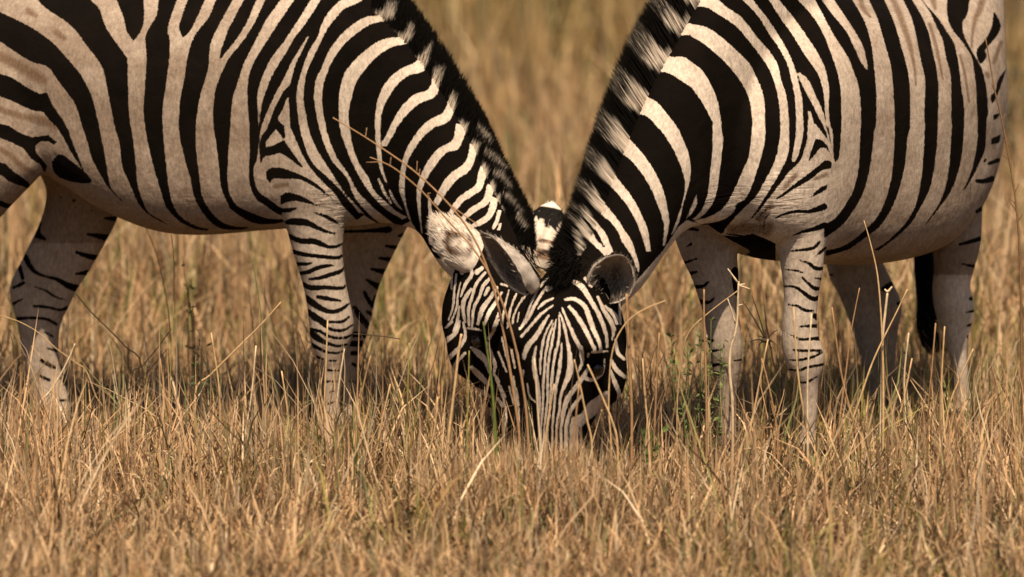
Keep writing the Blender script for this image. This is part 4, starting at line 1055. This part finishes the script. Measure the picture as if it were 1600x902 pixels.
def grass(name, label, x, y, length, lean, width, segs=3, curve=0.35, pal_w=PW, tintmul=None, az=None):
    n = len(x)
    z = height(x, y) - 0.006
    az = RNG.uniform(0, 2 * math.pi, n) if az is None else az
    h = np.stack([np.cos(az), np.sin(az), np.zeros(n)], -1)
    sd_az = az + math.pi / 2 + RNG.normal(0, .9, n)
    side = np.stack([np.cos(sd_az), np.sin(sd_az), RNG.normal(0, .15, n)], -1)
    c = PAL[RNG.choice(len(PAL), n, p=pal_w / pal_w.sum())] * RNG.uniform(.72, 1.18, (n, 1))
    if tintmul is not None: c = c * tintmul
    tipc = c * RNG.uniform(.85, 1.2, (n, 1))
    cv = RNG.normal(0, curve, n)
    V = np.zeros((n, segs * 2 + 1, 3), np.float32); C = np.ones((n, segs * 2 + 1, 4), np.float32)
    p = np.stack([x, y, z], -1); a = lean.copy(); step = length / segs
    kink = RNG.random(n) < .22
    ks = RNG.integers(1, max(2, segs), n)
    for s in range(segs + 1):
        t = s / segs
        if s < segs:
            w = (width * (1 - .55 * t ** 1.5) * .5)[:, None]
            V[:, 2 * s] = p - side * w; V[:, 2 * s + 1] = p + side * w
            C[:, 2 * s, :3] = c + (tipc - c) * t; C[:, 2 * s + 1, :3] = c + (tipc - c) * t
            d = h * np.sin(a)[:, None] + np.array([0, 0, 1.0]) * np.cos(a)[:, None]
            p = p + d * step[:, None]
            p[:, 2] = np.maximum(p[:, 2], z + .004)
            a = a + cv / segs * 1.6 + np.where(kink & (ks == s + 1), RNG.normal(.0, 1.0, n), 0)
        else:
            V[:, 2 * s] = p; C[:, 2 * s, :3] = tipc
    base = (np.arange(n) * (segs * 2 + 1))[:, None]
    T = []
    for s in range(segs - 1):
        T += [[2 * s, 2 * s + 1, 2 * s + 3], [2 * s, 2 * s + 3, 2 * s + 2]]
    T.append([2 * segs - 2, 2 * segs - 1, 2 * segs])
    F = (base[:, None, :] + np.array(T)[None]).reshape(-1, 3)
    o = mesh_obj(name, V.reshape(-1, 3), F, M_GRASS, None, True, {'tint': C.reshape(-1, 4)})
    tag(o, label, 'grass', kind='stuff')
    return o

def field():
    # matted thatch and short blades round the animals
    x, y, k = scatter(-3.0, 1.6, 4300, tuft=.5, tr=.045); n = len(x)
    grass('grass_thatch', 'matted dry grass thatch lying close to the soil', x, y, RNG.uniform(.04, .14, n) * np.minimum(TUFT[k], 1.8), RNG.uniform(.45, 1.5, n), RNG.uniform(.0035, .0085, n), 2, .6, tintmul=patch_tint(x, y) * np.array([.80, .78, .74]))
    x, y, k = scatter(-3.0, 1.6, 1900, tuft=.85, tr=.032); n = len(x)
    hgt = (.35 + 1.15 * vnoise(x + 9, y + 9, 2.6, 3)) * np.interp(y, [-2.6, -1.5, -.8], [.60, .85, 1.1]) * TUFT[k]
    az = (k * 2.399) % 6.283 + RNG.normal(0, 1.1, n)
    grass('short_grass', 'short straw coloured grass blades standing round the zebras', x, y, np.clip(RNG.uniform(.07, .20, n) * hgt, .03, .34), np.abs(RNG.normal(.34, .36, n)), RNG.uniform(.0035, .008, n), 3, .7, tintmul=patch_tint(x, y), az=az)
    x, y, k = scatter(-1.75, 1.6, 420, tuft=.7, tr=.07); n = len(x)
    hgt = (.4 + 1.0 * vnoise(x + 9, y + 9, 2.6, 3)) * np.minimum(TUFT[k], 1.7)
    grass('tall_grass', 'thin taller dry grass stems rising out of the short grass', x, y, np.clip(RNG.uniform(.16, .36, n) * hgt, .08, .52), np.abs(RNG.normal(.30, .36, n)), RNG.uniform(.003, .0065, n), 4, .45, tintmul=patch_tint(x, y))
    x, y, k = scatter(-.75, .75, 260, tuft=.8, tr=.05); n = len(x)
    grass('tall_grass', 'dry wisps of taller grass standing between the legs', x, y, np.clip(RNG.uniform(.14, .30, n) * TUFT[k], .08, .42), np.abs(RNG.normal(.32, .32, n)), RNG.uniform(.003, .0065, n), 4, .5, tintmul=patch_tint(x, y))
    # tufts the muzzles are buried in
    n = 5200
    cx = RNG.choice([.02, .10, .16, .22, -.04, -.12], n); x = cx + RNG.normal(0, .05, n); y = RNG.uniform(-1.62, -1.14, n)
    m = keep_clear(x, y); x, y = x[m], y[m]; n = len(x)
    grass('muzzle_grass', 'dense tangled grass tufts the two muzzles are buried in', x, y, RNG.uniform(.09, .255, n), np.abs(RNG.normal(.36, .36, n)), RNG.uniform(.003, .007, n), 3, .7, tintmul=patch_tint(x, y))
    # behind the animals
    x, y, k = scatter(1.6, 7.0, 1400, tuft=.75, tr=.08); n = len(x)
    hgt = (.45 + 1.0 * vnoise(x + 19, y + 9, 1.4, 5)) * np.minimum(TUFT[k], 1.6)
    grass('meadow_grass', 'knee high dry grass behind the zebras', x, y, RNG.uniform(.15, .42, n) * hgt, np.abs(RNG.normal(.28, .28, n)), RNG.uniform(.005, .010, n), 3, .5, tintmul=patch_tint(x, y))
    x, y, k = scatter(1.6, 7.0, 900, tuft=.3); n = len(x)
    grass('grass_thatch', 'matted dry grass thatch lying behind the zebras', x, y, RNG.uniform(.08, .2, n), RNG.uniform(.6, 1.5, n), RNG.uniform(.006, .012, n), 2, .5)
    x, y, k = scatter(7.0, 23.0, 520, margin=1.2, tuft=.8, tr=.14); n = len(x)
    gn = vnoise(x + 40, y + 9, .30, 8) * .65 + vnoise(x + 11, y + 29, .9, 18) * .35; g = np.clip((gn - .46) * 4.0, 0, 1)[:, None]
    hgt = .6 + .9 * vnoise(x + 19, y + 3, .5, 6)
    tm = ((1 - g) * np.array([1.0, .97, .92]) + g * np.array([.60, .64, .46])) * np.interp(y, [7, 14, 18], [1, .92, .8])[:, None]
    grass('savanna_grass', 'tall blurred dry savanna grass far behind', x, y, RNG.uniform(.3, .75, n) * hgt, np.abs(RNG.normal(.15, .15, n)), RNG.uniform(.010, .022, n), 3, .3, tintmul=tm)
    x, y, k = scatter(7.0, 23.0, 260, margin=1.2, tuft=.2); n = len(x)
    grass('grass_thatch', 'matted dry thatch far behind the zebras', x, y, RNG.uniform(.15, .35, n), RNG.uniform(.5, 1.4, n), RNG.uniform(.015, .03, n), 2, .5)
field()

# ------------------------------------------------------------------ single stalks, twigs and weeds
def tube(points, radii, sides=6):
    P = catmull(points, 4); rr = catmull(np.asarray(radii, float)[:, None], 4)[:, 0]
    V, F = [], []
    for i, p in enumerate(P):
        t = P[min(i + 1, len(P) - 1)] - P[max(i - 1, 0)]; t /= np.linalg.norm(t) + 1e-9
        a = np.cross(t, [0.3, 1, 0.1]); a /= np.linalg.norm(a); b = np.cross(t, a)
        for k in range(sides):
            th = 2 * math.pi * k / sides
            V.append(p + (a * math.cos(th) + b * math.sin(th)) * max(rr[i], 3e-4))
    n = len(P)
    for i in range(n - 1):
        for k in range(sides):
            m = (k + 1) % sides
            F.append((i * sides + k, i * sides + m, (i + 1) * sides + m, (i + 1) * sides + k))
    F.append(tuple(range(sides))[::-1]); F.append(tuple((n - 1) * sides + k for k in range(sides)))
    return np.array(V), F

def path(pts, Y, Y0=None):
    """pixel polyline from tip to base at depth Y (tip) .. Y0 (base), closed onto the ground"""
    Y0 = Y if Y0 is None else Y0
    P = [W(a, b, Y + (Y0 - Y) * i / max(1, len(pts) - 1)) for i, (a, b) in enumerate(pts)]
    last = P[-1].copy(); last[2] = float(height(last[0], last[1])) - .01
    if P[-1][2] > .02: P.append(last)
    return np.array(P)

def stalk(name, label, cat, pts, Y, r0, r1, tint, Y0=None, group=None, branches=(), grounded=True):
    P = path(pts, Y, Y0) if grounded else np.array([W(a, b, Y) for a, b in pts])
    V, F = tube(P, np.linspace(r1, r0, len(P)))
    tv = np.tile([*tint, 1.0], (len(V), 1)); tv[:, :3] *= RNG.uniform(.85, 1.1, (len(V), 1))
    o = mesh_obj(name, V, F, M_STALK, None, True, {'tint': tv})
    tag(o, label, cat, group)
    for bp in branches:
        Q = np.array([W(a, b, Y if Y0 is None else (Y + Y0) / 2 if Y0 < -5 else Y) for a, b in bp])
        V, F = tube(Q, np.linspace(r1 * 1.2, r1 * .7, len(Q)), 5)
        mesh_obj('side_shoot', V, F, M_STALK, o, True, {'tint': np.tile([*[c * .85 for c in tint], 1.0], (len(V), 1))})
    return o

STRAW = (.62, .42, .21); RUST = (.40, .235, .115); GREEN = (.13, .17, .035); DARK = (.05, .036, .022); PALE = (.72, .56, .36)
def singles():
    stalk('grass_stalk', 'long arching dry seed stalk crossing the dark neck above an ear', 'grass stalk', [(520, 184), (560, 208), (600, 234), (650, 270), (700, 318), (738, 368), (765, 430), (785, 510), (800, 600), (812, 690)], -1.16, .0042, .0016, RUST, branches=[[(571, 216), (573, 200)], [(651, 270), (652, 252)], [(655, 275), (656, 264)], [(700, 318), (730, 340), (745, 350)]])
    stalk('grass_stalk', 'second arching seed stalk below the long one, forked tip over the neck', 'grass stalk', [(578, 246), (596, 253), (620, 266), (660, 300), (700, 345), (742, 392), (775, 450), (800, 520), (818, 610), (826, 700)], -1.19, .0040, .0014, RUST, branches=[[(596, 253), (572, 254)], [(609, 261), (611, 246)], [(671, 308), (668, 303), (673, 302)], [(720, 366), (700, 360)]])
    stalk('grass_stalk', 'dark green upright blade in front of the half hidden head', 'grass blade', [(755, 503), (760, 540), (767, 590), (773, 660), (776, 740)], -1.3, .0062, .0018, GREEN)
    stalk('grass_stalk', 'thin yellow green blade left of the dark green one', 'grass blade', [(733, 548), (732, 600), (730, 660), (730, 720)], -1.25, .0032, .0014, (.30, .28, .07))
    stalk('grass_stalk', 'yellow green upright blade between foreleg and head', 'grass blade', [(639, 536), (638, 580), (636, 650), (634, 710)], -.75, .0034, .0022, (.33, .30, .08))
    stalk('grass_stalk', 'tall straw stalk with pointed tip rising over the round belly', 'grass stalk', [(1350, 345), (1360, 380), (1371, 430), (1377, 500), (1380, 580), (1380, 660)], -.60, .0042, .0012, STRAW)
    stalk('grass_stalk', 'broken pale stalk with green frayed top beside the dark hind leg', 'grass stalk', [(1387, 455), (1383, 490), (1379, 530), (1378, 600), (1376, 680)], -.58, .005, .0035, PALE, branches=[[(1387, 457), (1394, 448)], [(1387, 457), (1382, 452)]])
    stalk('grass_stalk', 'slanted straw stalk crossing in front of the dark hind leg', 'grass stalk', [(1418, 452), (1400, 490), (1380, 530), (1362, 570), (1345, 620), (1330, 670)], -.62, .0036, .002, STRAW)
    stalk('grass_stalk', 'leaning reddish stalk against the shaded leg gap', 'grass stalk', [(1343, 450), (1335, 490), (1328, 530), (1322, 580), (1312, 660)], -.6, .0034, .0015, RUST)
    stalk('dry_twig', 'tall thorny brown twig standing beside the rump', 'twig', [(1540, 60), (1547, 100), (1555, 145), (1566, 190), (1577, 250), (1586, 305), (1592, 370), (1595, 450), (1596, 540), (1598, 640)], -.35, .0048, .0016, (.24, .135, .065), branches=[[(1555, 145), (1549, 130)], [(1566, 186), (1573, 179)], [(1577, 251), (1567, 242)], [(1586, 318), (1577, 310)], [(1588, 330), (1576, 312)], [(1586, 300), (1592, 288)], [(1591, 345), (1598, 335)]])
    stalk('dry_twig', 'dark thin twig leaning right from the hock', 'twig', [(117, 457), (140, 485), (170, 515), (196, 542), (222, 576)], -.3, .0026, .0018, DARK)
    stalk('dry_twig', 'dark twig rising right of the leaning one, crossing it', 'twig', [(262, 545), (240, 570), (215, 598), (190, 630)], -.35, .0026, .0014, DARK)
    stalk('dry_stick', 'bleached broken stick lying on the short grass', 'stick', [(474, 717), (500, 726), (528, 735), (552, 743)], -1.05, .0045, .003, PALE, grounded=False)
    stalk('grass_stalk', 'straw leaning across the shin of the spotted hind leg', 'grass stalk', [(0, 493), (30, 503), (60, 520), (88, 545), (120, 568), (135, 580), (150, 620), (163, 645)], -.25, .0022, .0014, (.50, .34, .17))
    stalk('grass_stalk', 'short straw leaning right at the spotted hind leg', 'grass stalk', [(117, 537), (110, 555), (95, 585), (78, 612), (60, 640)], -.35, .0036, .0022, PALE)
    stalk('weed_stem', 'pale knotted weed stem with twiggy top before the shaded far foreleg', 'weed', [(1154, 440), (1153, 470), (1152, 500), (1149, 520), (1142, 545), (1140, 580), (1145, 640)], -.62, .0048, .0028, PALE, branches=[[(1153, 442), (1137, 420)], [(1149, 505), (1143, 485), (1137, 467)], [(1154, 446), (1172, 452)], [(1154, 446), (1164, 444)], [(1153, 478), (1160, 476)]])
    stalk('grass_stalk', 'bowed straw arcing left from the knotted weed stem', 'grass stalk', [(1152, 455), (1125, 475), (1100, 495), (1082, 512), (1070, 535), (1062, 580), (1058, 640)], -.70, .0024, .0015, (.50, .34, .17))
    stalk('grass_stalk', 'upright straw standing before the shaded far foreleg', 'grass stalk', [(1100, 452), (1100, 490), (1101, 530), (1103, 590), (1104, 650)], -.72, .0036, .0026, RUST)
    stalk('grass_stalk', 'straw curving over the cheek beside the eye', 'grass stalk', [(1040, 470), (1010, 482), (985, 498), (968, 520), (958, 545), (953, 580), (951, 640), (955, 700)], -1.25, .0024, .0016, STRAW)
    stalk('grass_stalk', 'upright rusty straw behind the jaw with cut top', 'grass stalk', [(979, 459), (981, 510), (984, 570), (987, 640), (987, 700)], -1.2, .0040, .0036, RUST)
    stalk('grass_stalk', 'straw slanting across the muzzle below the eye', 'grass stalk', [(918, 570), (932, 600), (945, 630), (957, 660), (965, 700)], -1.32, .0034, .0024, STRAW)
    stalk('grass_stalk', 'straw slanting down the nose of the forward facing head', 'grass stalk', [(897, 562), (904, 590), (911, 625), (918, 660), (925, 700)], -1.34, .0032, .002, STRAW)
    stalk('grass_stalk', 'thick straw left of the half hidden head', 'grass stalk', [(721, 522), (716, 555), (711, 600), (706, 640), (700, 700)], -1.05, .0046, .0034, STRAW)
    stalk('grass_stalk', 'dark thin stem slanting low beside the far foreleg', 'grass stalk', [(625, 530), (600, 526), (570, 523), (552, 522)], -.3, .0018, .0014, DARK, grounded=False)
    stalk('grass_stalk', 'thin dark green stem under the belly, near the finely striped foreleg', 'grass stalk', [(393, 400), (402, 450), (410, 510), (416, 590)], -.2, .0024, .0012, (.16, .19, .06))
    stalk('grass_stalk', 'thin yellow green stem rising to the belly line', 'grass stalk', [(268, 366), (272, 420), (270, 500), (266, 600)], .0, .0022, .0012, (.34, .31, .10))
    stalk('grass_stalk', 'olive stem leaning under the flank', 'grass stalk', [(221, 340), (245, 400), (262, 480), (268, 560)], .3, .0022, .0012, (.22, .20, .09))
    stalk('grass_stalk', 'long straw slanting low under the belly', 'grass stalk', [(439, 472), (410, 505), (370, 545), (330, 585), (305, 615)], -.35, .0032, .0016, STRAW)
    stalk('dry_twig', 'thin dark twig slanting left beyond the small dark green weed', 'twig', [(268, 514), (245, 545), (222, 572), (205, 592)], -.1, .0022, .0014, DARK)
    for x0, y0, x1, y1, Y, t, lab in [(684, 620, 660, 740, -1.2, 0, 'straw leaning towards the chin of the half hidden head'), (579, 556, 560, 690, -.6, 1, 'reddish straw beside the shaded far foreleg of the broadside zebra'), (512, 500, 505, 680, -.55, 0, 'straw rising up the knee of the finely striped foreleg'),
        (538, 545, 522, 690, -.5, 2, 'pale straw crossing the shin of the finely striped foreleg'), (1004, 560, 1015, 700, -1.1, 0, 'straw behind the jaw, leaning away from it'), (1030, 520, 1022, 690, -.9, 1, 'reddish straw standing free between the jaw and the shaded foreleg'), (1200, 530, 1170, 690, -.75, 0, 'straw slanting away below the dark spiky seed head'),
        (1190, 560, 1215, 690, -.8, 1, 'reddish straw leaning towards the pale front foreleg'), (1425, 560, 1395, 690, -.4, 0, 'straw slanting below the dark tail brush'), (1462, 505, 1450, 650, -.3, 1, 'reddish straw in front of the curled tail tip'), (1476, 510, 1470, 650, -.28, 0, 'upright straw between tail tip and pale hind leg'), (1521, 545, 1480, 650, -.35, 0, 'straw crossing the shin of the pale hind leg'),
        (1420, 520, 1415, 660, -.4, 2, 'pale straw standing in the gap beside the tail brush'), (1300, 480, 1340, 690, -.7, 1, 'reddish straw leaning away behind the pale front foreleg'), (1240, 480, 1262, 690, -.8, 0, 'straw crossing the front of the pale foreleg'), (1268, 490, 1262, 690, -.85, 2, 'pale straw upright before the knee of the pale foreleg'), (250, 560, 275, 690, -.5, 1, 'reddish straw under the belly near the dark crossing twigs'),
        (330, 520, 345, 690, -.5, 0, 'straw beside the small dark green weed'), (400, 540, 380, 700, -.6, 2, 'pale straw under the belly, leaning towards the foreleg'), (440, 580, 455, 700, -.7, 0, 'short straw just behind the finely striped foreleg'), (610, 600, 585, 730, -.9, 0, 'straw leaning over beside the yellow green blade'), (905, 600, 895, 720, -1.4, 1, 'reddish straw upright before the nose of the forward facing head'),
        (866, 600, 850, 730, -1.42, 0, 'straw upright before the striped nose bridge'), (835, 560, 845, 720, -1.36, 2, 'pale straw in the gap where the two heads meet')]:
        mx, my = (x0 + x1) / 2 + RNG.uniform(-6, 6), (y0 + y1) / 2
        stalk('straw', lab, 'straw', [(x0, y0), (mx, my), (x1, y1)], Y, .0036, .0022, (STRAW, RUST, PALE)[t], group='upright straws round the zebras')
singles()

def leaf_cluster(P, D, size, tint):
    """small pointed leaves, folded along the midrib"""
    V, F, C = [], [], []
    for p, d in zip(P, D):
        d = d / np.linalg.norm(d); s = np.cross(d, RNG.normal(0, 1, 3)); s /= np.linalg.norm(s); nrm = np.cross(d, s)
        L = size * RNG.uniform(.6, 1.3); w = L * .22; b = len(V)
        V += [p, p + d * L * .45 + s * w, p + d * L, p + d * L * .45 - s * w, p + d * L * .5 - nrm * w * .5]
        F += [(b, b + 1, b + 4), (b + 1, b + 2, b + 4), (b + 2, b + 3, b + 4), (b + 3, b, b + 4)]
        c = np.array(tint) * RNG.uniform(.6, 1.35); C += [[*c, 1]] * 5
    return np.array(V), F, np.array(C)

def weed(label, px, py_top, Y, spread, stems, n_leaf, size, tint, stem_tint, flower=False):
    gx = W(px, 500, Y)[0]; z0 = float(height(gx, Y))
    top = W(px, py_top, Y)[2]
    root = empty('leafy_weed', (gx, Y, z0))
    P, D = [], []
    for s in range(stems):
        a = RNG.uniform(0, 6.28); tx = np.array([gx + math.cos(a) * spread * RNG.uniform(.2, 1), Y + math.sin(a) * spread * .6, z0 + (top - z0) * RNG.uniform(.65, 1.0)])
        mid = np.array([gx, Y, z0]) * .5 + tx * .5 + RNG.normal(0, .012, 3)
        Q = np.array([[gx, Y, z0 - .01], mid, tx])
        V, F = tube(Q, [.0026, .0018, .0008], 5)
        mesh_obj('stem', V, F, M_STALK, root, True, {'tint': np.tile([*stem_tint, 1.0], (len(V), 1))})
        QQ = catmull(Q, 8)
        for i in RNG.integers(4, len(QQ), n_leaf // stems):
            P.append(QQ[i]); D.append(np.array([0, 0, .6]) + RNG.normal(0, .7, 3))
    V, F, C = leaf_cluster(P, D, size, tint)
    fo = mesh_obj('foliage', V, F, M_GRASS, root, False, {'tint': C}); fo['kind'] = 'stuff'
    if flower:
        m = 26; i = RNG.integers(0, len(P), m)
        P2 = [P[k] + np.array([0, 0, .008]) for k in i]
        V, F, C = leaf_cluster(P2, [np.array([0, 0, 1.0]) + RNG.normal(0, .6, 3) for _ in P2], size * .6, (.5, .5, .3))
        fl = mesh_obj('flower_heads', V, F, M_GRASS, root, False, {'tint': C}); fl['kind'] = 'stuff'
    tag(root, label, 'weed')
    return root
weed('green leafy weed with pale buds before the shaded foreleg', 1112, 488, -.62, .055, 6, 120, .022, (.16, .20, .07), (.14, .16, .06), True)
weed('green weed left of the budding weed', 1074, 512, -.6, .05, 5, 80, .022, (.14, .19, .07), (.12, .14, .05))
weed('small dark green leafy weed standing under the belly', 313, 520, -.1, .05, 6, 90, .022, (.07, .10, .045), (.10, .10, .05))
weed('pale green sprig beneath the belly', 298, 385, .5, .03, 3, 40, .02, (.20, .22, .09), (.25, .19, .10))
weed('low green weed in the short grass beyond the forward facing head', 1010, 655, -1.0, .06, 4, 50, .03, (.08, .13, .03), (.1, .12, .04))

def star_weed():
    Y = -.66; c = W(1197, 532, Y)
    g = np.array([W(1200, 600, Y)[0], Y, 0.]); g[2] = height(g[0], g[1])
    root = empty('seed_head_weed', g)
    V, F = tube([g - [0, 0, .01], (g + c) / 2 + [.008, 0, 0], c], [.003, .0025, .002], 5)
    mesh_obj('stem', V, F, M_STALK, root, True, {'tint': np.tile([*DARK, 1.], (len(V), 1))})
    for tx, ty in ((1175, 462), (1160, 470), (1216, 515), (1170, 534), (1212, 538), (1185, 540), (1183, 525), (1206, 545)):
        V, F = tube([c, (c + W(tx, ty, Y)) / 2 + [0, 0, .004], W(tx, ty, Y)], [.0028, .002, .001], 5)
        mesh_obj('spike', V, F, M_STALK, root, True, {'tint': np.tile([*DARK, 1.], (len(V), 1))})
    L = ball(c, [.016, .012, .007]); mesh_obj('seed_head', L[0], L[1], M_STALK, root, True, {'tint': np.tile([*DARK, 1.], (len(L[0]), 1))})
    tag(root, 'dark spiky seed head on a thin stem between the forelegs', 'weed')
star_weed()

def shrub(label, x, y, h, w, n, tint):
    z0 = float(height(x, y))
    root = empty('shrub', (x, y, z0))
    P, D = [], []
    for s in range(9):
        a = RNG.uniform(0, 6.28); r = w * RNG.uniform(.2, .9)
        t = np.array([x + math.cos(a) * r, y + math.sin(a) * r, z0 + h * RNG.uniform(.6, 1)])
        Q = np.array([[x, y, z0 - .02], np.array([x, y, z0]) * .45 + t * .55 + RNG.normal(0, .03, 3), t])
        V, F = tube(Q, [.012, .008, .003], 6)
        mesh_obj('branch', V, F, M_STALK, root, True, {'tint': np.tile([.12, .085, .055, 1.], (len(V), 1))})
        QQ = catmull(Q, 8)
        for i in RNG.integers(3, len(QQ), n // 9):
            P.append(QQ[i] + RNG.normal(0, w * .16, 3)); D.append(RNG.normal(0, 1, 3) + [0, 0, .4])
    V, F, C = leaf_cluster(P, D, .055, tint)
    V[:, 2] = np.maximum(V[:, 2], z0 + .01)
    fo = mesh_obj('foliage', V, F, M_GRASS, root, False, {'tint': C}); fo['kind'] = 'stuff'
    tag(root, label, 'shrub', 'blurred shrubs far behind')
    return root
for px, y, h, w, tint, lab in ((820, 13.5, .6, .5, (.10, .12, .045), 'dark green shrub in the blurred grass between the two necks'), (900, 11.0, .45, .35, (.17, .15, .09), 'low grey brown shrub beside the erect mane'), (1590, 10.5, .7, .6, (.11, .10, .055), 'tall olive shrub beyond the rump'), (1575, 6.5, .5, .35, (.13, .11, .06), 'small brown shrub behind the thorny twig'),
        (735, 15.0, .6, .6, (.14, .15, .06), 'green shrub beyond the dark crest of the broadside zebra'), (1000, 15.2, .6, .8, (.13, .14, .06), 'wide shrub beyond the tufted mane')):
    shrub(lab, W(px, 100, y)[0], y, h, w, 900, tint)
